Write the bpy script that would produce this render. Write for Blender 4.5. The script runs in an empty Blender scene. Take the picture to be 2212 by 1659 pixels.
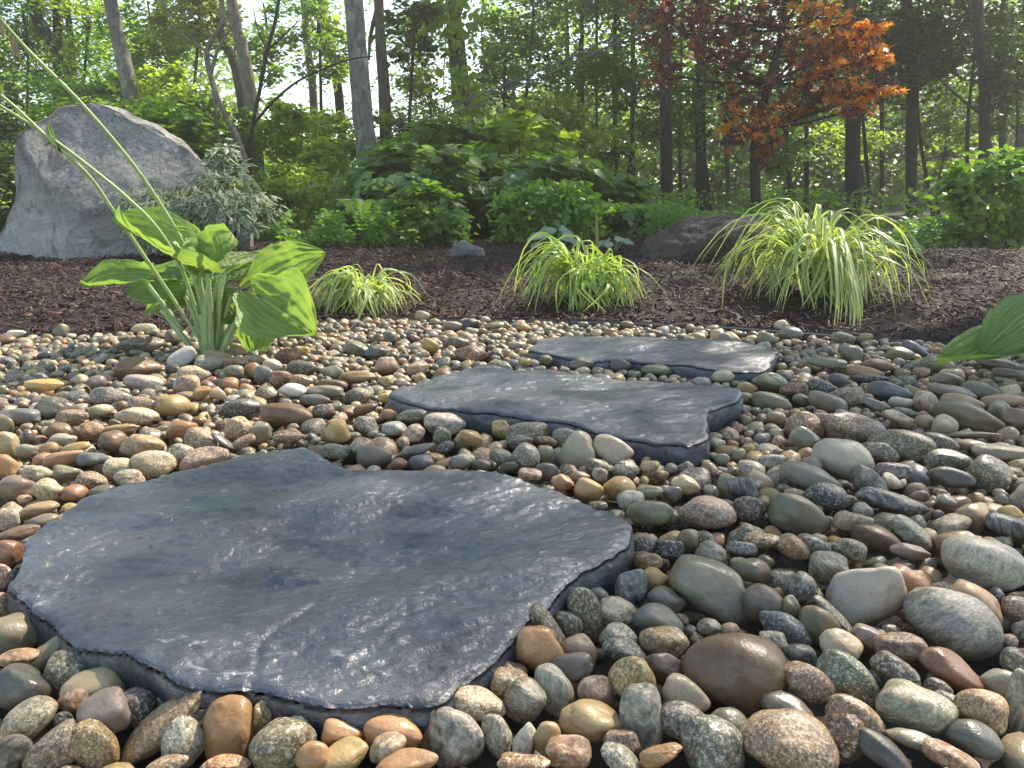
import bpy, bmesh, math, random
import numpy as np
from mathutils import Vector, Matrix, Euler
from mathutils.geometry import delaunay_2d_cdt

# ------------------------------------------------------------------ camera, light, exposure
S = bpy.context.scene
COL = S.collection
CAM_H = 0.42
PITCH = math.radians(14.4)
F2 = 1670.0                      # focal length in pixels of a 2212 px wide picture
cam_d = bpy.data.cameras.new('camera'); cam = bpy.data.objects.new('camera', cam_d); COL.objects.link(cam)
cam.location = (0, 0, CAM_H); cam.rotation_euler = (math.pi/2 - PITCH, 0, 0)
cam_d.sensor_width = 36; cam_d.lens = 36*F2/2212; cam_d.clip_start = 0.02; cam_d.clip_end = 2000
S.camera = cam

SUN_AZ = math.radians(43)        # to the right of the viewing direction (+Y)
SUN_EL = math.radians(44)
W = bpy.data.worlds.new('World'); S.world = W; W.use_nodes = True
wn = W.node_tree.nodes; wl = W.node_tree.links
bg = wn['Background']; sky = wn.new('ShaderNodeTexSky'); sky.sky_type = 'NISHITA'; sky.sun_disc = False
sky.sun_elevation = SUN_EL; sky.sun_rotation = SUN_AZ; sky.air_density = 0.85; sky.dust_density = 0.25; sky.ozone_density = 1.0
wbal = wn.new('ShaderNodeMixRGB'); wbal.blend_type = 'MULTIPLY'; wbal.inputs[0].default_value = 1; wbal.inputs[2].default_value = (1.07, 1.0, .89, 1)
wl.new(sky.outputs[0], wbal.inputs[1]); wl.new(wbal.outputs[0], bg.inputs[0]); bg.inputs[1].default_value = 0.135
sl = bpy.data.lights.new('sun', 'SUN'); sun = bpy.data.objects.new('sun', sl); COL.objects.link(sun)
sl.energy = 3.5; sl.angle = math.radians(0.6); sl.color = (1.0, 0.90, 0.76)
SUN_DIR = Vector((math.sin(SUN_AZ)*math.cos(SUN_EL), math.cos(SUN_AZ)*math.cos(SUN_EL), math.sin(SUN_EL)))
sun.rotation_euler = SUN_DIR.to_track_quat('Z', 'Y').to_euler()
S.view_settings.view_transform = 'Standard'; S.view_settings.look = 'None'
S.view_settings.gamma = 1; S.view_settings.exposure = 1.62; S.view_settings.use_curve_mapping = False
S.cycles.use_denoising = True; S.cycles.max_bounces = 6; S.cycles.transmission_bounces = 4
S.cycles.sample_clamp_indirect = 6

RF = np.array([0, math.cos(PITCH), -math.sin(PITCH)]); RU = np.array([0, math.sin(PITCH), math.cos(PITCH)])
RR = np.array([1.0, 0, 0]); CP = np.array([0, 0, CAM_H])
def ray(px, py): return RF + (px-1106)/F2*RR + (829.5-py)/F2*RU
def PZ(px, py, z=0.0):
    r = ray(px, py); return CP + r*((z-CAM_H)/r[2])
def PY(px, py, y):
    r = ray(px, py); return CP + r*(y/r[1])
def proj(p):
    d = np.asarray(p) - CP; w = d @ RF
    return 1106 + F2*(d @ RR)/w, 829.5 - F2*(d @ RU)/w, w

rng = np.random.default_rng(7); rnd = random.Random(11)

# ------------------------------------------------------------------ mesh helpers
def mesh(name, V, F, mat=None, smooth=True, attrs=None, cols=None, matidx=None, uv=None):
    V = np.asarray(V, dtype=np.float32); me = bpy.data.meshes.new(name)
    if isinstance(F, np.ndarray):
        n, k = F.shape; loops = F.ravel().astype(np.int32); starts = np.arange(n, dtype=np.int32)*k; tot = np.full(n, k, dtype=np.int32)
    else:
        loops = np.array([i for f in F for i in f], dtype=np.int32); tot = np.array([len(f) for f in F], dtype=np.int32)
        starts = np.concatenate([[0], np.cumsum(tot)[:-1]]).astype(np.int32); n = len(F)
    me.vertices.add(len(V)); me.vertices.foreach_set('co', V.ravel())
    me.loops.add(len(loops)); me.loops.foreach_set('vertex_index', loops)
    me.polygons.add(n); me.polygons.foreach_set('loop_start', starts); me.polygons.foreach_set('loop_total', tot)
    if smooth: me.polygons.foreach_set('use_smooth', np.ones(n, dtype=bool))
    if matidx is not None: me.polygons.foreach_set('material_index', np.asarray(matidx, dtype=np.int32))
    for m in (mat if isinstance(mat, (list, tuple)) else [mat]):
        if m: me.materials.append(m)
    for a, v in (attrs or {}).items():
        at = me.attributes.new(a, 'FLOAT', 'POINT'); at.data.foreach_set('value', np.asarray(v, dtype=np.float32))
    for a, v in (cols or {}).items():
        at = me.attributes.new(a, 'FLOAT_COLOR', 'POINT')
        c = np.ones((len(V), 4), dtype=np.float32); c[:, :3] = v; at.data.foreach_set('color', c.ravel())
    if uv is not None:
        u = me.uv_layers.new(name='UVMap'); u.data.foreach_set('uv', np.asarray(uv, dtype=np.float32)[loops].ravel())
    me.update(calc_edges=True); return me
def link(name, me, parent=None, loc=(0,0,0), label=None, cat=None, group=None, kind=None):
    o = bpy.data.objects.new(name, me); COL.objects.link(o); o.location = loc
    if parent: o.parent = parent
    tag(o, label, cat, group, kind); return o
def tag(o, label=None, cat=None, group=None, kind=None):
    for k, v in (('label', label), ('category', cat), ('group', group), ('kind', kind)):
        if v: o[k] = v
def empty(name, loc, label, cat, group=None):
    return link(name, None, None, loc, label, cat, group)

def hash3(ix, iy, iz, s):
    h = (ix*374761393 + iy*668265263 + iz*2147483647 + s*974634777) & 0xffffffff
    h = ((h ^ (h >> 13))*1274126177) & 0xffffffff; h = h ^ (h >> 16)
    return (h & 0xffff)/65535.0
def vnoise(P, s=0):
    P = np.asarray(P, dtype=float); I = np.floor(P).astype(np.int64); f = P-I; f = f*f*(3-2*f); out = 0
    for a in (0,1):
        for b in (0,1):
            for c in (0,1):
                w = (f[:,0] if a else 1-f[:,0])*(f[:,1] if b else 1-f[:,1])*(f[:,2] if c else 1-f[:,2])
                out = out + w*hash3(I[:,0]+a, I[:,1]+b, I[:,2]+c, s)
    return out*2-1
def fbm(P, s=0, o=4, g=.5):
    out = 0; a = 1.0; P = np.asarray(P, dtype=float)
    for i in range(o): out = out + a*vnoise(P*(2.03**i)+i*7.3, s+i); a *= g
    return out

def tube(path, rad, sides=8, bump=0, seed=0):
    path = np.asarray(path, dtype=float); n = len(path); rad = np.broadcast_to(np.asarray(rad, dtype=float), (n,))
    T = np.gradient(path, axis=0); T /= np.linalg.norm(T, axis=1)[:, None]+1e-9
    ref = np.array([0.3, 0.2, 1.0]) if abs(T[0][2]) < .8 else np.array([1.0, .1, 0])
    V = []; u = np.cross(T[0], ref); u /= np.linalg.norm(u)
    for i in range(n):
        u = u - T[i]*(u @ T[i]); u /= np.linalg.norm(u)+1e-9; v = np.cross(T[i], u)
        a = np.arange(sides)*2*math.pi/sides
        V.append(path[i] + rad[i]*(np.cos(a)[:,None]*u + np.sin(a)[:,None]*v))
    V = np.concatenate(V)
    if bump:
        c = np.repeat(path, sides, axis=0); V = c + (V-c)*(1+bump*fbm(V*9, seed, 3)[:,None])
    i, j = np.meshgrid(np.arange(n-1), np.arange(sides), indexing='ij'); j2 = (j+1) % sides
    F = np.stack([i*sides+j, i*sides+j2, (i+1)*sides+j2, (i+1)*sides+j], -1).reshape(-1, 4)
    return V, F
def smooth_path(pts, n):
    pts = np.asarray(pts, dtype=float); m = len(pts)
    if m == 2: return pts[0] + (pts[1]-pts[0])*np.linspace(0,1,n)[:,None]
    out = []; 
    for t in np.linspace(0, m-1, n):
        i = min(int(t), m-2); f = t-i
        p0 = pts[max(i-1,0)]; p1 = pts[i]; p2 = pts[i+1]; p3 = pts[min(i+2,m-1)]
        out.append(.5*((2*p1)+(-p0+p2)*f+(2*p0-5*p1+4*p2-p3)*f*f+(-p0+3*p1-3*p2+p3)*f**3))
    return np.array(out)
def join(parts):
    V = []; F = []; o = 0
    for v, f in parts: V.append(v); F.append(f+o); o += len(v)
    return np.concatenate(V), np.concatenate(F)

# ------------------------------------------------------------------ material helpers
class NT:
    def __init__(s, name):
        s.m = bpy.data.materials.new(name); s.m.use_nodes = True; s.t = s.m.node_tree; s.n = s.t.nodes
        s.p = s.n['Principled BSDF']; s.out = s.n['Material Output']
    def a(s, typ, **k):
        n = s.n.new('ShaderNode'+typ)
        for q, v in k.items(): setattr(n, q, v)
        return n
    def l(s, a, b): s.t.links.new(a, b); return s
    def set(s, n, i, v):
        if hasattr(v, 'is_linked') or hasattr(v, 'links'): s.l(v, n.inputs[i])
        else: n.inputs[i].default_value = v
    def noise(s, vec, scale, det=4, rough=.55, dist=0):
        n = s.a('TexNoise'); s.set(n, 'Scale', scale); n.inputs['Detail'].default_value = det
        n.inputs['Roughness'].default_value = rough; n.inputs['Distortion'].default_value = dist
        if vec is not None: s.l(vec, n.inputs['Vector'])
        return n.outputs[0]
    def vor(s, vec, scale, feat='F1', out='Distance'):
        n = s.a('TexVoronoi', feature=feat); n.inputs['Scale'].default_value = scale
        if vec is not None: s.l(vec, n.inputs['Vector'])
        return n.outputs[out]
    def ramp(s, fac, lo, hi, a=0.0, b=1.0):
        n = s.a('MapRange'); s.set(n, 0, fac); s.set(n, 1, lo); s.set(n, 2, hi); s.set(n, 3, a); s.set(n, 4, b); return n.outputs[0]
    def mix(s, fac, a, b, mode='MIX'):
        n = s.a('MixRGB', blend_type=mode); s.set(n, 0, fac)
        s.set(n, 1, a if not isinstance(a, tuple) else (*a, 1)[:4]); s.set(n, 2, b if not isinstance(b, tuple) else (*b, 1)[:4]); return n.outputs[0]
    def math(s, op, a, b=0.0):
        n = s.a('Math', operation=op); s.set(n, 0, a); s.set(n, 1, b); return n.outputs[0]
    def vmath(s, op, a, b):
        n = s.a('VectorMath', operation=op); s.set(n, 0, a); s.set(n, 1, b); return n.outputs[0]
    def pos(s): return s.a('NewGeometry').outputs['Position']
    def attr(s, name, typ='GEOMETRY'): return s.a('Attribute', attribute_name=name, attribute_type=typ)
    def bump(s, h, strength, dist=.01, prev=None):
        n = s.a('Bump'); n.inputs['Strength'].default_value = strength; n.inputs['Distance'].default_value = dist
        s.l(h, n.inputs['Height'])
        if prev is not None: s.l(prev, n.inputs['Normal'])
        return n.outputs[0]

STONE_KINDS = ('s', 'g', 'b', 'r')
def stone_mat(kind, joined):
    t = NT('stone_%s_%s' % ({'s':'smooth','g':'granite','b':'banded','r':'rough'}[kind], 'bed' if joined else 'single'))
    if joined: c = t.attr('Col').outputs['Color']; r = t.attr('rn').outputs['Fac']
    else:
        oi = t.a('ObjectInfo'); c = oi.outputs['Color']; r = oi.outputs['Random']
    off = t.a('CombineXYZ'); t.l(t.math('MULTIPLY', r, 61.0), off.inputs[0]); t.l(t.math('MULTIPLY', r, 23.0), off.inputs[1])
    p = t.vmath('ADD', t.pos(), off.outputs[0])
    big = t.noise(p, 38, 4, .6, .4)
    dark = t.mix(1.0, c, (.36, .35, .35), 'MULTIPLY'); lite = t.mix(.5, c, (.66, .60, .47))
    rust = t.mix(.5, c, (.33, .17, .06))
    if kind == 's':
        col = t.mix(t.ramp(big, .35, .65, 0, .55), c, t.mix(.35, c, lite)); col = t.mix(t.ramp(t.noise(p, 21, 3), .52, .68, 0, .6), col, rust)
        fine = t.noise(p, 420, 3); col = t.mix(t.ramp(fine, .3, .75, 0, .28), col, dark); bs, rough = .25, (.26, .5)
        crack = t.noise(p, 55, 5, .6, 1.5); col = t.mix(t.ramp(t.math('ABSOLUTE', t.math('SUBTRACT', crack, .5)), 0, .012, .4, 0), col, dark)
    elif kind == 'g':
        v1 = t.noise(p, 400, 2, .7); v2 = t.noise(p, 300, 3, .75); col = t.mix(t.ramp(t.noise(p, 120, 4, .75), .45, .6, 0, .45), c, dark); col = t.mix(t.ramp(v1, .48, .56, 0, .9), col, dark)
        col = t.mix(t.ramp(v2, .53, .60, 0, 1), col, lite); col = t.mix(t.ramp(big, .5, .72, 0, .5), col, rust)
        bl = t.noise(p, 95, 4, .65); col = t.mix(t.ramp(bl, .56, .66, 0, .55), col, (.05, .05, .05)); bs, rough = .5, (.32, .62); fine = t.noise(p, 260, 4)
    elif kind == 'b':
        vr = t.a('VectorRotate', rotation_type='EULER_XYZ'); t.l(p, vr.inputs['Vector'])
        rr = t.a('CombineXYZ')
        for i, k in enumerate((17.0, 31.0, 7.0)): t.l(t.math('MULTIPLY', r, k), rr.inputs[i])
        t.l(rr.outputs[0], vr.inputs['Rotation'])
        q = t.vmath('MULTIPLY', vr.outputs[0], (1, 1, 4.0)); w = t.noise(q, 30, 4, .6, 1.6); w2 = t.noise(q, 85, 4, .7, 1.2)
        col = t.mix(t.ramp(w, .42, .6, 0, .7), c, lite); col = t.mix(t.ramp(w2, .5, .62, 0, .65), col, dark); col = t.mix(t.ramp(t.noise(p, 330, 3, .7), .5, .6, 0, .5), col, dark)
        fine = w2; bs, rough = .6, (.3, .58)
    else:
        v1 = t.noise(p, 150, 5, .7); col = t.mix(t.ramp(v1, .45, .6, 0, .8), c, lite); col = t.mix(t.ramp(t.noise(p, 90, 4, .6), .5, .64, 0, .85), col, dark)
        col = t.mix(t.ramp(big, .5, .7, 0, .5), col, rust); fine = v1; bs, rough = .9, (.34, .65)
    t.l(col, t.p.inputs['Base Color'])
    t.l(t.ramp(t.noise(p, 26, 3), .4, .62, rough[0], rough[1]), t.p.inputs['Roughness'])
    b1 = t.bump(fine, bs, .0015); b2 = t.bump(t.noise(p, 75, 4), .35, .004, b1); t.l(b2, t.p.inputs['Normal'])
    t.p.inputs['Specular IOR Level'].default_value = .42
    return t.m
SM = {k: stone_mat(k, False) for k in STONE_KINDS}; SJ = [stone_mat(k, True) for k in STONE_KINDS]

def leaf_mat(name, c1, c2, trans=.42, rough=.45, tcol=None, c3=None, rot=None):
    t = NT(name); v = t.attr('v').outputs['Fac']
    oi = t.a('ObjectInfo').outputs['Random']
    col = t.mix(v, c1, c2)
    if c3: col = t.mix(t.ramp(v, .8, .86), col, c3)
    n = t.noise(t.pos(), 2.2, 3); col = t.mix(t.ramp(n, .35, .65, 0, .5), col, t.mix(1.0, col, (1.25, 1.1, .7), 'MULTIPLY'))
    t.l(col, t.p.inputs['Base Color']); t.p.inputs['Roughness'].default_value = rough
    tr = t.a('BsdfTranslucent'); t.l(t.mix(1.0, col, tcol or (2.4, 2.6, 1.0), 'MULTIPLY'), tr.inputs[0])
    mx = t.a('MixShader'); mx.inputs[0].default_value = trans; t.l(t.p.outputs[0], mx.inputs[1]); t.l(tr.outputs[0], mx.inputs[2])
    t.l(mx.outputs[0], t.out.inputs[0]); return t.m
def bark_mat(name, c1, c2, lichen=0.0, furrow=1.0):
    t = NT(name); q = t.vmath('MULTIPLY', t.pos(), (1, 1, .16)); p = t.pos()
    f = t.noise(q, 45*furrow, 5, .65, .3); col = t.mix(t.ramp(f, .35, .65), c1, c2)
    if lichen:
        col = t.mix(t.ramp(t.noise(p, 7, 5, .6), .54, .6, 0, lichen), col, (.34, .36, .26))
        col = t.mix(t.ramp(t.noise(p, 16, 5, .7), .6, .66, 0, lichen), col, (.05, .055, .04))
    t.l(col, t.p.inputs['Base Color']); t.p.inputs['Roughness'].default_value = .85
    t.l(t.bump(f, 1, .05), t.p.inputs['Normal']); return t.m
# ------------------------------------------------------------------ ground, gravel bed soil, mulch bed
EDGE_PX = [(-900,760),(-300,735),(0,722),(250,716),(600,692),(850,682),(1150,690),(1500,702),(1700,716),(1900,730),(2212,748),(2600,775),(3300,830)]
EDGE = np.array([PZ(x, y, 0)[:2] for x, y in EDGE_PX])
def edge_y(x): return np.interp(x, EDGE[:,0], EDGE[:,1])
def bed_z(x, y):
    d = np.maximum(y - edge_y(x), 0)
    crest = 0.075 + .02*np.sin(x*1.1+.6) + .012*np.sin(x*3.1)
    up = -0.012 + (crest+.012)*np.sin(np.clip(d/1.9, 0, 1)*math.pi/2)**.9
    down = np.clip((d-2.3)/2.5, 0, 1)
    return up - down*down*(3-2*down)*(crest+.02)
t = NT('soil'); n = t.noise(t.pos(), 14, 6, .7); t.l(t.mix(t.ramp(n, .35, .65), (.018,.014,.010), (.05,.042,.03)), t.p.inputs['Base Color'])
t.p.inputs['Roughness'].default_value = .9; t.l(t.bump(t.noise(t.pos(), 90, 4), .5, .01), t.p.inputs['Normal']); M_soil = t.m
t = NT('forest_floor'); n = t.noise(t.pos(), 3, 8, .7); n2 = t.noise(t.pos(), .3, 3)
t.l(t.mix(t.ramp(n2, .4, .6), t.mix(t.ramp(n, .3, .7), (.03,.028,.014), (.06,.07,.025)), (.04,.075,.022)), t.p.inputs['Base Color'])
t.p.inputs['Roughness'].default_value = 1; t.l(t.bump(n, 1, .06), t.p.inputs['Normal']); M_floor = t.m
gx = np.concatenate([-np.geomspace(600, 6, 24), np.linspace(-5, 5, 30), np.geomspace(6, 600, 24)])
gy = np.concatenate([np.array([-600, -200, -60, -20, -8, -3]), np.linspace(-1, 12, 40), np.geomspace(13, 900, 30)])
X, Y = np.meshgrid(gx, gy, indexing='ij'); Z = np.full_like(X, -.045)
m = Y > 6; Z = Z + m*(.03*np.sin(X*.7)*np.sin(Y*.5)+.0)
def gridF(a, b):
    i, j = np.meshgrid(np.arange(a-1), np.arange(b-1), indexing='ij')
    return np.stack([i*b+j, (i+1)*b+j, (i+1)*b+j+1, i*b+j+1], -1).reshape(-1, 4)
link('ground', mesh('ground', np.stack([X,Y,Z], -1).reshape(-1,3), gridF(len(gx), len(gy)), M_floor), kind='structure')
# soil under the pebbles, 8 mm above the ground sheet
gx = np.linspace(-3.2, 3.2, 60); gv = np.linspace(0, 1, 30); X, T_ = np.meshgrid(gx, gv, indexing='ij'); Y = -.8 + T_*(edge_y(X)+.8-.004)
link('gravel_soil', mesh('gravel_soil', np.stack([X,Y,np.full_like(X,-.037)], -1).reshape(-1,3), gridF(60,30), M_soil), kind='structure')
# mulch bed body
gx = np.linspace(-5.5, 5.5, 130); gv = np.linspace(0, 1, 60); X, T_ = np.meshgrid(gx, gv, indexing='ij')
Y = edge_y(X) + .004 + T_*5.2; Z = bed_z(X, Y) + .006*fbm(np.stack([X*6,Y*6,X*0],-1).reshape(-1,3), 3, 3).reshape(X.shape)
Z[:, 0] = -.044
t = NT('mulch_base'); n = t.noise(t.vmath('MULTIPLY', t.pos(), (1, 2.2, 1)), 60, 6, .75)
t.l(t.mix(t.ramp(n, .35, .7), (.012,.006,.005), (.06,.028,.02)), t.p.inputs['Base Color']); t.p.inputs['Roughness'].default_value = .85
t.l(t.bump(n, 1, .02), t.p.inputs['Normal']); M_mb = t.m
link('mulch_bed', mesh('mulch_bed', np.stack([X,Y,Z], -1).reshape(-1,3), gridF(130,60), M_mb), kind='structure')
# wood chips
def chips(N, x0, x1, dmax, lo, hi):
    x = rng.uniform(x0, x1, N); d = dmax*rng.uniform(0, 1, N)**1.15; y = edge_y(x)+.015+d
    keep = np.abs(x) < .8*y+.5; x = x[keep]; y = y[keep]; n = len(x)
    L = rng.uniform(lo, hi, n)*.5; Wd = L*rng.uniform(.12, .32, n); H = Wd*rng.uniform(.25, .6, n)
    T = np.array([[-1,-.6,-1],[-.8,.7,-1],[1,.35,-1],[.75,-.8,-1],[-.85,-.4,1],[-.7,.5,1],[.9,.2,1],[.6,-.5,1]], dtype=float)
    V = T[None]*np.stack([L, Wd, H], -1)[:,None,:]*(1+rng.uniform(-.3,.3,(n,8,3)))
    yaw = rng.uniform(0, 2*math.pi, n); tl = rng.normal(0, .38, n); rl = rng.normal(0, .5, n)
    cr, sr = np.cos(rl)[:,None], np.sin(rl)[:,None]; V = np.stack([V[...,0], V[...,1]*cr-V[...,2]*sr, V[...,1]*sr+V[...,2]*cr], -1)
    ct, st = np.cos(tl)[:,None], np.sin(tl)[:,None]; V = np.stack([V[...,0]*ct+V[...,2]*st, V[...,1], -V[...,0]*st+V[...,2]*ct], -1)
    cy, sy = np.cos(yaw)[:,None], np.sin(yaw)[:,None]; V = np.stack([V[...,0]*cy-V[...,1]*sy, V[...,0]*sy+V[...,1]*cy, V[...,2]], -1)
    z = bed_z(x, y) + rng.uniform(.002, .014, n); V += np.stack([x, y, z], -1)[:,None,:]
    F = np.array([[4,5,6,7],[0,4,7,3],[1,5,4,0],[2,6,5,1],[3,7,6,2]])
    F = (F[None]+np.arange(n)[:,None,None]*8).reshape(-1, 4)
    return V.reshape(-1,3), F, np.repeat(rng.uniform(0,1,n), 8)
t = NT('wood_chip'); v = t.attr('v').outputs['Fac']; n = t.noise(t.pos(), 240, 3)
c = t.mix(t.ramp(v, 0, .8), (.017,.0065,.004), (.064,.025,.014)); c = t.mix(t.ramp(v, .86, 1, 0, .8), c, (.21,.105,.06)); c = t.mix(t.ramp(n,.4,.7,0,.5), c, (.02,.009,.007))
t.l(c, t.p.inputs['Base Color']); t.p.inputs['Roughness'].default_value = .72; t.p.inputs['Specular IOR Level'].default_value = .5; M_chip = t.m
Va, Fa, va = chips(42000, -3.2, 3.8, 2.6, .012, .042); 
link('mulch_chips', mesh('mulch_chips', Va, Fa, M_chip, False, {'v': va}), kind='stuff', label='dark red-brown shredded bark mulch covering the bed', )
# black plastic edging
t = NT('black_edging'); t.p.inputs['Base Color'].default_value = (.012,.012,.013,1); t.p.inputs['Roughness'].default_value = .5; M_edge = t.m
xs = np.linspace(-3.2, 3.4, 90); ys = edge_y(xs); pr = [(-.012,-.04),(-.008,-.016),(-.005,-.009),(.000,-.009),(.003,.0),(.003,-.04)]
V = np.array([[x, y+a, b+.006*math.sin(x*2.3)] for x, y in zip(xs, ys) for a, b in pr])
edging = link('garden_edging', mesh('garden_edging', V, gridF(90, 6), M_edge, False), label='black plastic edging strip between pebbles and mulch bed', cat='edging')

# ------------------------------------------------------------------ slate stepping stones
def cv(L, sx=796.3, sy=663.6, k=.4): return [(sx+k*x, sy+k*y) for x, y in L]
SLAB_PX = [
 [(22,1270),(35,1215),(60,1160),(135,1100),(175,1065),(250,1035),(330,1025),(410,1008),(480,985),(540,962),(600,957),(655,965),(700,990),(740,1003),(850,1010),(1000,1010),(1090,1020),(1180,1045),(1260,1075),(1330,1100),(1362,1140),(1352,1175),(1280,1225),(1225,1250),(1180,1290),(1120,1345),(1085,1385),(1060,1415),(1000,1440),(960,1480),(900,1490),(800,1503),(700,1500),(580,1478),(500,1470),(400,1468),(330,1440),(250,1400),(160,1370),(110,1320),(60,1290)],
 [(872,824),(916,812),(988,798),(1032,784),(1068,782),(1116,792),(1176,792),(1236,800),(1296,808),(1376,812),(1456,820),(1516,826),(1564,830),(1603,848),(1585,866),(1530,880),(1529,905),(1528,940),(1488,953),(1444,944),(1356,930),(1276,920),(1236,906),(1144,893),(1036,882),(936,872),(868,858),(840,845)],
 cv([(850,215),(900,190),(920,165),(1000,155),(1200,155),(1400,150),(1600,150),(1800,165),(2000,185),(2150,205),(2210,225),(2190,260),(2150,300),(2110,322),(1950,322),(1800,315),(1680,300),(1530,280),(1400,265),(1200,260),(1060,245),(1000,235)])]
SLAB_TOP = [.036, .034, .022]
def outline(k, n):
    P = np.array([PZ(x, y, SLAB_TOP[k])[:2] for x, y in SLAB_PX[k]]); Q = np.vstack([P, P[:1]])
    s = np.concatenate([[0], np.cumsum(np.linalg.norm(np.diff(Q, axis=0), axis=1))]); u = np.linspace(0, s[-1], n, endpoint=False)
    R = np.stack([np.interp(u, s, Q[:,0]), np.interp(u, s, Q[:,1])], -1)
    for _ in range(2): R = .5*R + .25*np.roll(R,1,0) + .25*np.roll(R,-1,0)
    q = np.stack([R[:,0]*30, R[:,1]*30, np.full(n, k*5.)], -1); c = R.mean(0)
    d = R-c; R = R + d/np.linalg.norm(d,axis=1)[:,None]*(.0038*fbm(q, 5, 3)+.0008*vnoise(q*5, 9))[:,None]
    return R, c
def slab_relief(x, y, k):
    p = np.stack([x, y, np.full_like(x, k*3.7)], -1)
    a = math.radians(28 if k == 0 else 8); q = np.stack([(x*math.cos(a)+y*math.sin(a))*1.0, (-x*math.sin(a)+y*math.cos(a))*2.2, x*0+k], -1)
    f = fbm(q*5, 21, 5, .5); st = .0021; g = f*.0085; ter = np.floor(g/st); fr = g/st-ter
    z = (ter + np.clip((fr-.84)/.16, 0, 1))*st*.9 + g*.12
    z += .0006*fbm(q*42, 33, 4, .6) + .00035*fbm(q*130, 37, 2)
    return z
def slab_mat():
    t = NT('wet_slate'); p = t.pos(); q = t.vmath('MULTIPLY', p, (1, 1.8, 1))
    n = t.noise(q, 5.5, 7, .65, .6); n2 = t.noise(p, 42, 6, .7, .5)
    c = t.mix(t.ramp(n, .35, .65), (.023,.031,.046), (.052,.058,.070)); c = t.mix(t.ramp(t.noise(p, 3.4, 4), .52, .7, 0, .5), c, (.10,.085,.07))
    c = t.mix(t.ramp(n2, .52, .75, 0, .4), c, (.12,.125,.13)); c = t.mix(t.ramp(t.noise(q, 17, 5, .6, 1.8), .645, .69, 0, .7), c, (.3,.31,.33))
    vr = t.a('VectorRotate', rotation_type='Z_AXIS'); t.l(p, vr.inputs['Vector']); vr.inputs['Angle'].default_value = -.45
    sc = t.noise(t.vmath('MULTIPLY', vr.outputs[0], (1, 30, 1)), 9, 3, .5); c = t.mix(t.ramp(sc, .62, .7, 0, .35), c, (.16,.16,.13))
    c = t.mix(t.ramp(t.noise(p, 9, 4), .6, .74, 0, .45), c, (.07,.085,.035))
    t.l(c, t.p.inputs['Base Color'])
    t.l(t.ramp(t.noise(q, 11, 5, .65), .38, .62, .36, .6), t.p.inputs['Roughness'])
    b = t.bump(t.noise(q, 170, 5, .7, .6), .5, .0022); b = t.bump(t.noise(q, 62, 5, .65, 1), .6, .006, b); t.l(b, t.p.inputs['Normal'])
    t.p.inputs['Specular IOR Level'].default_value = .5; t.l(t.ramp(t.noise(q, 8, 4, .6), .38, .52, .25, 1), t.p.inputs['Coat Weight']); t.p.inputs['Coat Roughness'].default_value = .33; t.p.inputs['Coat IOR'].default_value = 1.75
    cb = t.bump(t.noise(t.vmath('MULTIPLY', p, (1, 1.5, 1)), 85, 4, .6, 1.2), .6, .003); cb = t.bump(t.noise(q, 30, 3, .5, .8), .6, .010, cb); t.l(cb, t.p.inputs['Coat Normal'])
    return t.m
M_slate = slab_mat()
SLAB_OUT = []
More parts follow.
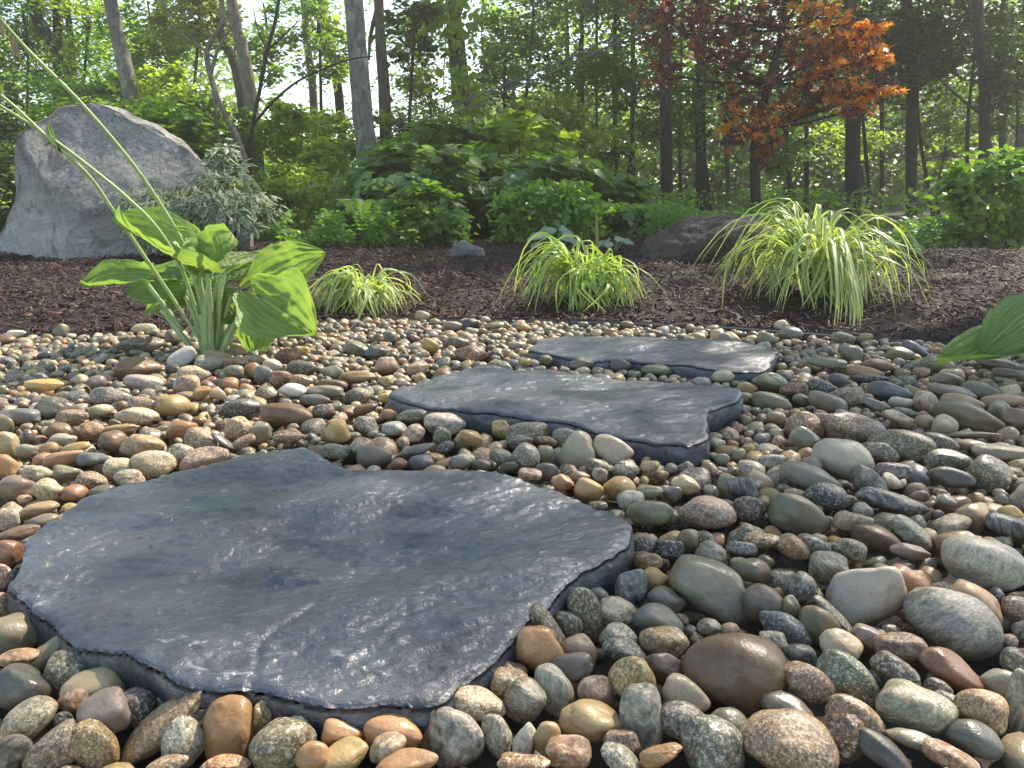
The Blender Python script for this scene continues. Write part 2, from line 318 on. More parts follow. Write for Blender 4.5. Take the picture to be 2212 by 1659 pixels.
def make_slab(k, nseg, step, name, label):
    R, c = outline(k, nseg); SLAB_OUT.append(R); top = SLAB_TOP[k]; tg = np.roll(R,-4,0)-np.roll(R,4,0); d = np.stack([tg[:,1], -tg[:,0]], -1); d /= np.linalg.norm(d, axis=1)[:,None]; d *= np.sign(((R-c)*d).sum())
    for _ in range(6): d = .5*d+.25*np.roll(d,1,0)+.25*np.roll(d,-1,0)
    d /= np.linalg.norm(d, axis=1)[:,None]
    chip = np.clip(fbm(np.stack([R[:,0]*14, R[:,1]*14, R[:,0]*0], -1), 44, 3), -1, 1)
    rings = [R, R-d*.0015, R-d*(.0045+.002*np.clip(chip,0,1))[:,None], R-d*(.010)]
    x = np.arange(R[:,0].min(), R[:,0].max(), step); y = np.arange(R[:,1].min(), R[:,1].max(), step); gx_, gy_ = np.meshgrid(x, y, indexing='ij')
    P = np.stack([gx_.ravel(), gy_.ravel()], -1)+np.random.default_rng(k).uniform(-.22, .22, (gx_.size, 2))*step
    O = R-d*.0125; B = np.roll(O, -1, 0); inside = np.zeros(len(P), bool)
    for a, b in zip(O, B):
        m_ = (a[1] > P[:,1]) != (b[1] > P[:,1])
        if a[1] != b[1]: inside ^= m_ & (P[:,0] < (b[0]-a[0])*(P[:,1]-a[1])/(b[1]-a[1])+a[0])
    pts = np.concatenate(rings+[P[inside]])
    res = delaunay_2d_cdt([Vector(p) for p in pts.tolist()], [(i_, (i_+1) % nseg) for i_ in range(nseg)], [], 1, 1e-7)
    V2 = np.array([v[:] for v in res[0]]); org = [o[0] if o else -1 for o in res[3]]; F = [tuple(f) for f in res[2]]
    V = np.concatenate([V2, np.zeros((len(V2), 1))], 1); V[:,2] = top + slab_relief(V[:,0], V[:,1], k) - .0025
    drop_ = np.zeros(len(V)); rim = {}
    for i_, o in enumerate(org):
        if 0 <= o < nseg: drop_[i_] = .0042+.004*max(0, chip[o]); rim[o] = i_
        elif o < 2*nseg and o >= 0: drop_[i_] = .0012+.003*max(0, chip[o-nseg])
        elif o < 3*nseg and o >= 0: drop_[i_] = .0012*max(0, chip[o-2*nseg])
    V[:,2] -= drop_
    if k == 0:   # raised flakes
        for (px, py, rx, ry, h) in [(662,1214,.046,.030,.0055),(150,1255,.05,.012,.002),(760,1150,.05,.02,.002),(1000,1300,.06,.03,.002)]:
            w = PZ(px, py, top); ux = (V[:,0]-w[0])/rx; uy = (V[:,1]-w[1])/ry; dd = (np.abs(ux+.25*uy)**2.4 + np.abs(uy-.2*ux)**2.4) + .45*fbm(V*30, 3, 4)
            V[:,2] += h*np.clip((1-dd)*4, 0, 1)*np.clip(.62-.28*ux-.30*uy, .05, 1.2)
        cp = [PZ(x, y, top)[:2] for x, y in [(690,1290),(640,1330),(565,1380),(555,1420),(540,1470)]]
        cp = smooth_path([[*q, 0] for q in cp], 60); near = (V[:,0] > cp[:,0].min()-.02) & (V[:,0] < cp[:,0].max()+.02)
        dm = np.min(np.linalg.norm(V[near][:,None,:2]-cp[None,:,:2], axis=2), axis=1); V[near,2] -= .0026*np.exp(-(dm/.0032)**2)
    n0 = len(V); j_ = np.arange(nseg); j2 = (j_+1) % nseg; last = np.array([rim[q_] for q_ in range(nseg)]); quads = []; rz = V[last, 2].copy()
    for i_, (dz, o) in enumerate([(-.0045,.0012),(-.010,.0024),(-.018,.0030),(-.028,.003),(-.042,.0),(-.058,-.006)]):
        jit = .0030*min(1, (i_+.6)/3)*fbm(np.stack([R[:,0]*45, R[:,1]*45, np.full(nseg, i_*1.2)], -1), 61, 3)
        V = np.vstack([V, np.concatenate([R+d*(o+jit)[:,None], (rz+dz+.3*jit)[:,None]], 1)])
        cur = n0+i_*nseg+j_; quads.append(np.stack([last, cur, cur[j2], last[j2]], -1)); last = cur
    F += [tuple(f) for f in np.concatenate(quads).tolist()]
    return link(name, mesh(name, V, F, M_slate), label=label, cat='stepping stone', group='slate stepping stones in the pebbles')
make_slab(0, 460, .0031, 'stepping_stone', 'largest wet slate stepping stone, nearest, with a raised flake in its middle')
make_slab(1, 360, .0055, 'stepping_stone', 'long wet slate stepping stone between the nearest one and the farthest one')
make_slab(2, 260, .009, 'stepping_stone', 'narrow slate stepping stone farthest away, close to the mulch edge')

# ------------------------------------------------------------------ pebbles: shapes
def ico(level):
    bm = bmesh.new(); bmesh.ops.create_icosphere(bm, subdivisions=level, radius=1)
    V = np.array([v.co[:] for v in bm.verts]); F = np.array([[v.index for v in f.verts] for f in bm.faces]); bm.free(); return V, F
ICO = {l: ico(l) for l in (2, 3, 5)}
def pebble_dir(D, seed, kind):
    r = np.random.default_rng(seed)
    npl, p, jit = {'o': (9, 5.0, .16), 'w': (10, 7.5, .26), 'r': (12, 7, .16), 'k': (7, 4.6, .10)}[kind]
    if kind == 'k': N = np.array([[1,0,0],[-1,0,0],[0,1,0],[0,-1,0],[0,0,1],[0,0,-1]], float) + r.normal(0,.16,(6,3))
    else:
        g = math.pi*(3-math.sqrt(5)); i = np.arange(npl); z = 1-2*(i+.5)/npl; a = i*g
        N = np.stack([np.cos(a)*np.sqrt(1-z*z), np.sin(a)*np.sqrt(1-z*z), z], -1) + r.normal(0, .33, (npl,3))
    N /= np.linalg.norm(N,axis=1)[:,None]; d = 1+r.uniform(-jit, jit*.8, len(N))
    rr = (np.sum(np.maximum(D @ N.T/d, 0)**p, axis=1))**(-1/p); rr = rr/np.median(rr); rr = np.where(rr > 1, 1+.26*np.tanh((rr-1)/.26), rr); rr = {'o':.72,'w':.95,'r':.9,'k':.8}[kind]*(rr-1)+1
    if kind == 'o':   # egg asymmetry and a gentle dent
        rr *= 1 + .16*D[:,0]*r.uniform(-1,1) + .10*D[:,1]*r.uniform(-1,1) + .13*vnoise(D*1.25+seed, 3)
    q = D*1.6+seed*3.1; rr *= 1 + {'o':.022,'w':.04,'r':.08,'k':.035}[kind]*fbm(q*1.5, seed, 3)
    if kind == 'r': rr *= 1+.022*fbm(D*7+seed, seed+5, 3)
    V = D*rr[:,None]; mn, mx = V.min(0), V.max(0); return (V-(mn+mx)/2)/((mx-mn)/2)
SHAPES = {}
for k, n in (('o', 14), ('w', 12), ('r', 8), ('k', 6)): SHAPES[k] = [s*13+ord(k) for s in range(n)]
HI = {}
def hi_mesh(k, i):
    if (k, i) not in HI:
        D, F = ICO[5]; HI[k, i] = mesh('river_stone', pebble_dir(D, SHAPES[k][i], k), F, SM['s'])
    return HI[k, i]
COLORS = {'tan':(.36,.255,.145),'orange':(.37,.21,.105),'amber':(.46,.31,.13),'cream':(.52,.43,.29),'white':(.6,.57,.5),'grey':(.215,.205,.17),
 'dgrey':(.088,.088,.08),'olive':(.2,.185,.125),'brown':(.17,.105,.06),'pink':(.35,.25,.175),'rust':(.25,.13,.075),'green':(.21,.215,.15),
 'blue':(.125,.135,.137),'purple':(.17,.14,.125),'pale':(.36,.34,.28),'yellow':(.42,.31,.13)}
COLORS = {k: (v[0]*1.06, v[1]*1.0, v[2]*.87) for k, v in COLORS.items()}
CNAME = {'dgrey':'dark grey','blue':'blue-grey','pale':'pale grey','purple':'purplish','green':'greenish','pink':'pinkish','yellow':'yellow-tan','olive':'olive grey'}
HEROES = """
C4
460 845 400 290 -15 olive s w|550 1210 465 360 -5 brown s o|800 1540 440 280 -3 pink g o|1170 850 300 340 -30 pale s w|1580 985 440 270 -25 grey b o|1720 715 370 230 -5 pale b o|1400 1400 320 240 0 olive b o|1090 1245 300 200 -35 green g o|1315 1240 250 170 -30 dgrey g w|1550 1195 290 150 -15 rust s w|895 1260 260 170 -30 pink g o|1055 1100 190 130 -25 cream s k|795 1020 260 150 -30 blue g o|950 1000 200 160 -40 olive s o|1190 1065 170 110 -15 purple s w
850 485 250 180 -15 olive s o|430 480 250 155 0 pink g o|980 405 200 130 0 dgrey g o|640 745 180 110 -5 olive s o|1020 955 240 50 -40 grey b k|990 740 170 140 0 olive b k|1355 800 180 130 -15 orange s o|1215 590 220 110 -10 brown s o|1370 660 170 80 -5 purple s o|1700 930 250 190 -30 tan s o|1680 1370 210 180 0 tan g o|1660 1520 240 160 -10 dgrey s o|1610 1400 180 110 -20 grey g o|1120 1425 260 180 -20 tan g o|1050 1510 210 230 -15 brown g r
1250 1580 260 140 -25 dgrey s o|800 1375 230 120 -5 olive s o|320 1330 230 180 -30 cream s w|125 1450 190 290 5 grey r k|100 1260 230 200 -45 yellow g o|330 1450 240 160 0 grey g o|460 1560 330 260 -20 green g w|530 1450 180 130 -10 olive s o|240 1200 190 150 -20 dgrey s w|230 1080 220 150 5 tan g o|205 975 230 130 -15 blue s o|240 885 175 120 0 grey s o|75 830 145 190 0 blue r w|190 790 135 110 0 amber s o|155 700 130 90 0 yellow g o|45 700 105 100 0 rust g w
115 640 130 100 0 dgrey g w|245 645 150 110 -15 dgrey g w|165 475 210 120 0 olive s o|340 595 90 90 0 olive s o|620 460 150 120 0 dgrey g o|585 365 150 110 0 dgrey b w|330 350 130 90 -15 cream s o|45 350 110 80 0 cream s o|905 310 270 110 -10 grey s o|1060 230 270 170 -15 pale s o|1325 170 290 160 -5 olive g o|1110 95 290 160 -5 pink g w|880 85 170 150 0 orange g w|1220 200 170 110 5 olive g w|1290 425 300 100 -10 dgrey b w|1370 570 200 90 -35 grey b k
1105 515 170 90 0 tan b k|1180 340 190 120 -35 dgrey b w|1540 230 190 90 0 green g o|1735 305 170 150 -20 green g k|1560 310 200 90 -10 dgrey s o|830 640 140 100 -20 orange g o|940 640 170 100 -25 grey g o|1085 645 150 100 -10 olive g o|680 610 160 80 5 tan g o|590 645 140 80 -10 grey g w|860 830 150 150 -20 dgrey r o|690 910 180 190 40 purple s o|810 925 90 120 0 olive s o|1590 620 180 110 15 brown s o|1830 540 200 100 -5 dgrey b k|1340 1110 230 130 0 brown r w
860 1140 160 110 -15 dgrey s w|535 1020 90 60 0 pink s o|440 1010 110 80 0 grey g o|740 1070 140 100 -30 cream g r|1550 1600 260 120 -15 rust r k|1420 1560 230 80 -5 green s o|1510 1300 120 100 0 grey g o|50 1590 180 150 -40 pink g w|215 1590 200 110 25 orange s r|1870 1380 110 300 0 olive b o|1860 920 120 110 0 pink g o|1290 285 160 90 -5 purple r w|1850 1160 110 110 0 green g o|1700 870 190 90 -20 olive b w
Z2
740 890 330 360 0 orange s w|1145 670 220 380 15 olive g o|950 700 190 220 20 green g o|1200 535 150 130 0 grey s o|1350 650 260 190 -15 cream r r|900 800 150 380 30 olive g k|1110 920 200 240 20 pink s o|1040 1000 300 190 25 purple s w|945 1150 230 300 20 pale b o|750 1230 270 290 0 olive b o|445 1050 240 190 -10 tan g k|415 1215 350 180 -10 cream g o|305 1440 360 380 0 grey r o|150 1370 160 330 -15 tan s o|570 1450 180 260 25 pale g o
745 1480 150 210 -10 white r w|890 1460 180 200 0 tan s o|1175 1360 400 260 -5 tan s o|1030 1560 300 190 -5 rust r k|1215 1170 250 220 -30 pink r w|1400 900 300 150 -25 grey g o|1355 805 240 150 -10 pale g o|660 1080 200 150 -10 brown s o|740 1630 330 130 0 tan g o|1370 1590 300 180 -35 pale g o|985 595 120 80 0 olive g o
Z4
1775 1210 390 450 0 orange s k|1280 1170 780 270 37 tan g o|1420 1300 310 380 0 pale g w|835 1060 340 300 20 purple s k|715 1340 310 370 10 yellow g o|215 1145 420 300 35 cream g o|895 800 440 290 5 cream s k|530 780 310 330 -10 olive g k|200 870 420 370 -10 dgrey s w|270 420 380 310 -5 olive s o|110 260 220 260 0 pink g o|450 600 280 190 35 olive s o|670 650 160 150 -20 green g o|140 640 320 140 -5 orange r o|580 980 230 160 0 rust r w|1710 960 280 220 15 dgrey g o
2045 1110 160 270 -5 yellow g o|1250 990 240 180 10 pale g o|1020 1080 270 330 25 dgrey g o|420 1350 440 320 40 pink g k|100 1370 260 260 -30 dgrey b o|490 1140 130 150 0 dgrey g o|1740 1470 370 130 -5 orange g o|1290 1470 300 120 5 pink g o|225 255 180 90 30 orange s o|30 440 120 180 0 grey g o
C6
1020 1130 230 190 10 olive g o|1240 1080 150 110 -20 orange s w|1420 1070 200 140 0 orange s o|1130 1170 110 110 50 orange s o|1230 1180 190 110 15 amber s o|1460 1190 230 90 5 orange s o|1390 1160 140 100 20 tan b o|1090 1045 80 50 0 white r w|30 440 90 95 0 rust s w|20 530 60 100 0 pink g o|65 370 140 55 5 brown s o
C5
90 1090 180 145 0 purple s o|265 1100 150 120 -10 cream g o|395 1115 140 85 -5 rust s o|205 1205 200 85 8 tan s o|45 1255 100 110 0 cream g k|230 1265 150 65 5 olive s o|490 1055 160 110 -15 pink g o|545 1100 130 50 5 olive s o|360 1010 130 100 -15 green s w|205 1010 150 95 -10 cream g o|510 930 175 75 -5 blue s o|345 920 190 75 2 orange s k|700 1035 150 95 -5 cream g w|640 980 140 120 0 cream g o|815 960 235 155 -3 cream g o
770 865 220 140 -5 tan b o|985 905 120 120 0 pale g w|1090 830 175 130 -15 tan g o|985 780 160 130 15 orange s o|1207 838 150 35 -43 dgrey s k|1320 835 120 50 20 tan g k|1280 765 150 125 20 cream g r|1405 785 120 110 20 olive s k|1100 930 260 110 12 pink g o|650 770 185 60 3 tan s o|610 835 150 110 -10 brown s o|500 775 120 100 -10 orange g w|315 780 135 90 0 brown s o|340 825 130 65 0 pale s o|265 880 100 80 15 orange s o
230 930 100 60 10 orange s o|40 850 110 150 0 cream s w|145 885 110 75 0 green s o|155 810 60 80 0 dgrey s w|40 975 110 140 0 orange s o|405 870 150 60 5 yellow s o|740 700 215 100 -8 cream g o|930 640 190 115 -5 yellow s o|770 635 145 85 -5 pink g o|780 520 190 90 -8 pale b o|745 445 230 135 0 brown s w|600 595 200 105 -10 grey g o|545 665 120 60 0 cream s o|385 705 160 95 15 pink g w
290 665 190 140 5 dgrey s w|100 700 200 90 -5 blue s o|20 740 90 100 0 olive s o|240 530 180 65 -3 yellow s o|525 515 90 80 20 purple s w|1040 470 150 85 0 cream g o|1010 530 130 110 0 pink g o|1130 420 150 100 -5 pale g o|985 385 150 90 30 white s k|1180 375 170 60 -10 tan s o|1280 405 120 55 -5 rust r o|1370 395 120 50 -5 cream g o|1260 455 105 65 0 green g o|1365 450 100 80 20 orange s w
1430 475 110 95 -10 blue s o|1470 425 105 70 -10 white s o|1555 375 140 85 -5 rust g o|1515 495 120 110 25 rust g w|1585 560 145 75 -8 white s o|1630 505 120 60 -10 tan g o|1630 435 150 75 0 dgrey g o|1440 575 120 70 5 olive g w|1175 580 80 70 5 pink s w|1090 570 100 60 20 orange s o|1300 660 220 110 2 blue g o|1550 685 270 125 -3 brown s o|1745 675 120 85 0 purple g w|1935 590 140 95 -5 olive g o
1700 610 160 60 0 dgrey s o|1930 485 195 65 -3 tan s o|1755 565 190 70 -5 grey s o|2100 425 110 85 -15 pink s w|1930 335 140 75 -20 green s o|2035 355 115 65 0 blue s o|1800 525 150 50 -5 brown s k|1790 460 130 70 -15 olive s w|760 315 240 95 0 olive g o|775 225 130 55 0 cream g o|930 270 80 80 5 grey s o|330 235 80 75 0 green s w|80 255 105 45 3 white s o|1820 785 120 125 15 amber s o
1980 745 130 90 -10 pale g w|2020 915 190 125 5 olive s o|1945 870 110 80 -5 cream g w|1810 890 150 90 -10 pale g o|1560 815 165 60 3 pink g o|1975 660 130 60 10 brown s o|2080 600 80 55 0 yellow s o|2105 690 90 60 0 orange s o
Z3
300 160 155 120 10 pink r w|565 70 270 150 -3 white g o|320 35 215 90 5 olive g o|685 190 155 100 -15 amber s o|905 140 140 145 10 yellow r w|1215 100 290 190 15 olive g w|1040 75 130 100 0 dgrey s o|1385 165 185 130 5 pale g o|1415 300 230 290 -25 pale s o|1640 280 270 200 -20 cream s w|1060 320 190 180 -10 pale g o|1030 220 165 105 10 grey g o|1200 215 155 75 -5 brown r w|1195 300 110 120 10 olive s o
900 315 170 95 -5 olive b o|305 285 280 85 20 dgrey s o|360 365 160 120 0 blue s o|620 350 145 90 0 pale s o|760 365 130 65 -10 blue s o|500 365 110 60 0 tan s w|430 335 80 75 0 orange s o|205 365 115 70 0 rust s o|495 180 120 130 0 olive g o|950 385 120 70 0 dgrey s w|1200 420 165 130 -5 dgrey s o|1090 435 155 65 -8 pink r k|1310 495 150 110 -20 orange s o
1490 535 200 150 0 yellow s w|1690 530 215 170 0 amber s o|1770 610 180 110 0 pale b k|1735 410 180 130 5 grey g w|1550 400 180 130 -10 olive g o|1430 455 130 75 -5 pink s o|1560 445 100 100 0 grey r w|1900 385 130 80 10 yellow b o|1890 555 190 90 5 olive s o|2050 565 140 110 -20 dgrey s w
C7
550 250 170 90 -8 rust g w|335 205 95 80 0 yellow s w|40 240 130 70 0 dgrey s o|95 310 110 90 -5 pink s w|265 335 120 80 20 tan b o|480 190 130 65 -5 purple g o|1160 305 125 75 0 olive g o|1360 310 110 75 0 dgrey s o|1590 325 170 60 -3 green s o|1290 270 85 45 0 cream g o|955 285 75 55 0 olive g o|1915 375 120 70 0 cream g o|2150 400 140 60 0 green s w|455 100 110 50 0 grey s o|290 45 80 55 0 cream s o|540 85 110 50 0 dgrey s w|675 100 100 35 0 green s w
Z1
340 50 120 90 15 cream s w|230 150 150 100 -10 green s o|410 105 180 100 0 grey s o|815 140 180 85 -5 olive g o|870 270 200 150 -25 grey s w|1080 350 220 90 -3 brown s o|990 400 260 85 -3 orange s o|1260 265 190 100 -3 olive s o|1380 230 220 80 -30 blue s o|1545 350 250 130 -8 olive g o|690 335 280 90 0 green s o|780 470 140 110 -5 dgrey s o|1035 455 255 80 3 blue g o|1185 560 330 140 -10 blue s o|270 480 240 140 -10 olive s w|435 540 200 120 0 rust r w
655 520 220 110 -5 dgrey g o|870 590 250 130 5 pink r w|265 630 290 140 -8 olive s o|700 640 290 140 -10 grey s k|500 620 140 90 0 olive s o|1620 465 210 110 0 olive s o|1655 565 340 110 -8 purple s o|1870 545 260 130 -5 olive s o|2030 350 320 90 -5 purple s o|2080 410 200 70 0 purple s o|1460 650 190 180 -10 pink r w|1735 640 300 130 -5 tan s o|2050 620 290 100 12 tan s o|1780 755 480 230 -8 olive s o|1595 820 180 160 10 cream s o
2020 690 150 120 0 pale s o|1450 790 140 110 0 tan s o|1300 785 350 110 -20 cream r w|2130 770 200 190 0 brown s w|1070 660 200 80 -15 grey s w|1270 645 190 90 0 pale s o|1290 720 190 80 0 grey g o|300 755 150 100 0 tan s o|640 745 130 60 0 pale s o|1580 950 280 150 -5 olive g o|1860 975 260 90 5 tan s o|1810 890 380 70 8 olive s o|2000 1010 360 110 5 green s k|530 920 240 160 -25 grey s w
"""
# ------------------------------------------------------------------ pebbles: those read off the photograph, then the fill between them
SRC = {'C4':(1500,1000,1.896),'C6':(0,1050,1.4747),'C5':(0,700,2.212),'C7':(900,750,2.212),'Z1':(1800,780,3.16),'Z2':(1000,1250,2.654),'Z3':(900,1000,2.765),'Z4':(0,1400,3.16)}
def seg_dist(p, R):
    A = R; B = np.roll(R, -1, 0); d = B-A; t_ = np.clip(((p-A)*d).sum(1)/((d*d).sum(1)+1e-12), 0, 1); q = A+d*t_[:,None]
    dist = np.linalg.norm(q-p, axis=1); i = dist.argmin()
    ins = np.sum(((A[:,1] > p[1]) != (B[:,1] > p[1])) & (p[0] < (B[:,0]-A[:,0])*(p[1]-A[:,1])/(B[:,1]-A[:,1]+1e-12)+A[:,0])) % 2
    return (-dist[i] if ins else dist[i]), q[i]
stones = []     # dict(c, R, abc, col, kind, shape, i, hero)
def rotz(a): return np.array([[math.cos(a),-math.sin(a),0],[math.sin(a),math.cos(a),0],[0,0,1]])
def roty(a): return np.array([[math.cos(a),0,-math.sin(a)],[0,1,0],[math.sin(a),0,math.cos(a)]])
def rotx(a): return np.array([[1,0,0],[0,math.cos(a),-math.sin(a)],[0,math.sin(a),math.cos(a)]])
key = None
for ln in HEROES.strip().splitlines():
    if ln.strip() in SRC: key = SRC[ln.strip()]; continue
    for e in ln.split('|'):
        x, y, w, h, ang, col, kind, shp = e.split(); k = .8848/key[2]
        px = (key[0]+float(x)/key[2])*.8848; py = (key[1]+float(y)/key[2])*.8848; w = float(w)*k; h = float(h)*k; ang = math.radians(float(ang))
        p0 = PZ(px, py, 0); wd = proj(p0)[2]; a = w/2*wd/F2; hs = h/2*wd/F2; el = math.atan2(CAM_H, p0[1])
        b = .92*math.sqrt(a*min(hs, a)); b = min(b, hs/math.sin(el)*.8)
        c = math.sqrt(max(hs*hs-(b*math.sin(el))**2, (.5*hs)**2))/math.cos(el); c = min(c, 1.3*hs)
        zc = max(0.003, c-.033)+rnd.uniform(-.002,.007); 
        cpt = PZ(px, py, zc); R = rotz(-math.atan2(cpt[0], cpt[1])*.8+rnd.uniform(-.15,.15)) @ roty(ang) @ rotx(rnd.uniform(-.25,.15))
        for O in SLAB_OUT:
            for _ in range(2):
                d, q = seg_dist(cpt[:2], O); need = .8*min(a, b)+.001
                if d < need and d > -1.4*max(a,b):
                    v = (cpt[:2]-q); v = v/(np.linalg.norm(v)+1e-9)*(1 if d > 0 else -1); cpt[:2] = q + v*need
        j = rnd.randrange(len(SHAPES[shp])); g = 1.03
        stones.append(dict(c=cpt, R=R, abc=np.array([a*g, b, c*g]), col=col, kind=kind, k=shp, i=j, hero=True))
# keep read-off stones from sitting inside one another: slide the farther one back along its own sight line
for _ in range(5):
    for i in range(len(stones)):
        for j in range(i):
            A, B = stones[i], stones[j]; d = B['c']-A['c']; L = np.linalg.norm(d)
            if L > .16: continue
            u = d/(L+1e-9); ra = 1/np.linalg.norm((A['R'].T @ u)/A['abc']); rb = 1/np.linalg.norm((B['R'].T @ u)/B['abc'])
            over = .86*(ra+rb)-L
            if over > 0:
                far, near = (A, B) if A['c'][1] > B['c'][1] else (B, A)
                s = min(over*.5, .008); far['c'] = far['c']+np.array([0, s, 0]) + s*.25*np.array([0,0,-1]); near['c'] = near['c']-np.array([0, s*.3, 0])
# height field packing
GX0, GX1, GY0, GY1, DG = -2.35, 2.45, .16, 2.75, .004
nx = int((GX1-GX0)/DG); ny = int((GY1-GY0)/DG); H = np.full((nx, ny), -.036)
xc = GX0+(np.arange(nx)+.5)*DG; yc = GY0+(np.arange(ny)+.5)*DG
XX, YY = np.meshgrid(xc, yc, indexing='ij'); H[YY > edge_y(XX)-.001] = 5.
for O in SLAB_OUT:
    x0, x1, y0, y1 = O[:,0].min(), O[:,0].max(), O[:,1].min(), O[:,1].max()
    ii = np.where((xc > x0) & (xc < x1))[0]; jj = np.where((yc > y0) & (yc < y1))[0]
    A = O; B = np.roll(O, -1, 0)
    for i in ii:
        cr = (A[:,0] > xc[i]) != (B[:,0] > xc[i]); ysx = A[cr,1]+(xc[i]-A[cr,0])*(B[cr,1]-A[cr,1])/(B[cr,0]-A[cr,0]); ysx.sort()
        for q in range(0, len(ysx)-1, 2): H[i, (yc > ysx[q]) & (yc < ysx[q+1])] = 5.
def prof(R, abc):
    M = R @ np.diag(1/abc**2) @ R.T; Mi = R @ np.diag(abc**2) @ R.T
    ex, ey = math.sqrt(Mi[0,0]), math.sqrt(Mi[1,1]); nxh = int(ex/DG)+1; nyh = int(ey/DG)+1
    dx, dy = np.meshgrid(np.arange(-nxh, nxh+1)*DG, np.arange(-nyh, nyh+1)*DG, indexing='ij')
    A = M[2,2]; Bq = M[0,2]*dx+M[1,2]*dy; Cq = M[0,0]*dx*dx+2*M[0,1]*dx*dy+M[1,1]*dy*dy-1
    D = Bq*Bq-A*Cq; ok = D > 0; sq = np.sqrt(np.where(ok, D, 0)); return nxh, nyh, ok, (-Bq-sq)/A, (-Bq+sq)/A
def stamp(c, R, abc, skip=5.):
    nxh, nyh, ok, lo, hi = prof(R, abc); i = int((c[0]-GX0)/DG); j = int((c[1]-GY0)/DG)
    i0, i1, j0, j1 = i-nxh, i+nxh+1, j-nyh, j+nyh+1
    if i0 < 0 or j0 < 0 or i1 > nx or j1 > ny: return
    s = H[i0:i1, j0:j1]; np.maximum(s, np.where(ok, c[2]+hi, -9), out=s)
for s in stones: stamp(s['c'], s['R'], s['abc'])
PAL = (['grey']*8+['dgrey']*3+['olive']*11+['tan']*11+['brown']*4+['pink']*5+['cream']*6+['pale']*5+['blue']*2+['green']*3+['orange']*2+['purple']*3+['yellow']*4+['rust']*1+['amber']*1)
HOSTA = PZ(452, 757, 0); 
def drop(n, smin, smax, zmax, K=7, region=None):
    cnt = 0
    for _ in range(n):
        a = math.exp(rnd.uniform(math.log(smin), math.log(smax))); b = a*rnd.uniform(.68,.98); c = a*rnd.uniform(.54,.88); abc = np.array([a,b,c])
        R = rotz(rnd.uniform(0, 6.28)) @ rotx(rnd.gauss(0,.2)) @ roty(rnd.gauss(0,.2)); nxh, nyh, ok, lo, hi = prof(R, abc); best = None
        for _k in range(K):
            y = rnd.uniform(.30, 2.72) if not region else rnd.uniform(region[0], region[1]); xr = min(2.3, .72*y+.62)
            x = rnd.uniform(-xr, xr)
            if (x-HOSTA[0])**2+(y-HOSTA[1])**2 < .045**2: continue
            i = int((x-GX0)/DG); j = int((y-GY0)/DG); i0, i1, j0, j1 = i-nxh, i+nxh+1, j-nyh, j+nyh+1
            if i0 < 0 or j0 < 0 or i1 > nx or j1 > ny: continue
            dz = (H[i0:i1, j0:j1]-lo)[ok]
            z = dz.max() if dz.max() < 2 else 9
            if best is None or z+hi.max() < best[0]: best = (z+hi.max(), z, x, y)
        if best is None or best[0] > zmax(a): continue
        z = best[1]-.12*c; cc = np.array([best[2], best[3], z]); cnt += 1
        kd = rnd.choices('sgbr', (42, 34, 16, 8))[0]; shp = rnd.choices('owrk', (58, 24, 8, 10))[0]
        stones.append(dict(c=cc, R=R, abc=abc, col=rnd.choice(PAL), kind=kd, k=shp, i=rnd.randrange(len(SHAPES[shp])), hero=False)); stamp(cc, R, abc)
    return cnt
# sizes seen: 3 to 6 cm close by, down to 1.5 cm far off
drop(1900, .022, .034, lambda a: .004+a*.3, 9, (.3, 1.25))
drop(4900, .014, .027, lambda a: .002+a*.25+(.012 if rnd.random()<.12 else 0), 8)
drop(3400, .011, .021, lambda a: .003+a*.3, 10)
drop(5200, .008, .015, lambda a: .0+a*.3, 11, (.3, 2.72))
drop(2200, .009, .017, lambda a: -.002+a*.3, 14, (.3, 1.5))
print('stones', len(stones))
for s in stones:
    s['px'], s['py'], w = proj(s['c']); s['w'] = s['abc'][0]*F2/w; s['area'] = s['abc'][0]*s['abc'][2]*(F2/w)**2
    s['vis'] = -20 < s['px'] < 2232 and s['py'] < 1690 and s['c'][2] > -.016 and s['c'][1] > .3
    cb = np.array(COLORS[s['col']]); s['rgb'] = np.clip(cb*rnd.uniform(.7, 1.14)*np.array([1+rnd.gauss(0,.04), 1, 1+rnd.gauss(0,.06)]), .02, .8)
order = sorted([s for s in stones if s['vis']], key=lambda s: -(s['area']*(1.6 if s['hero'] else 1)))
single = order[:300]; ids = set(id(s) for s in single)
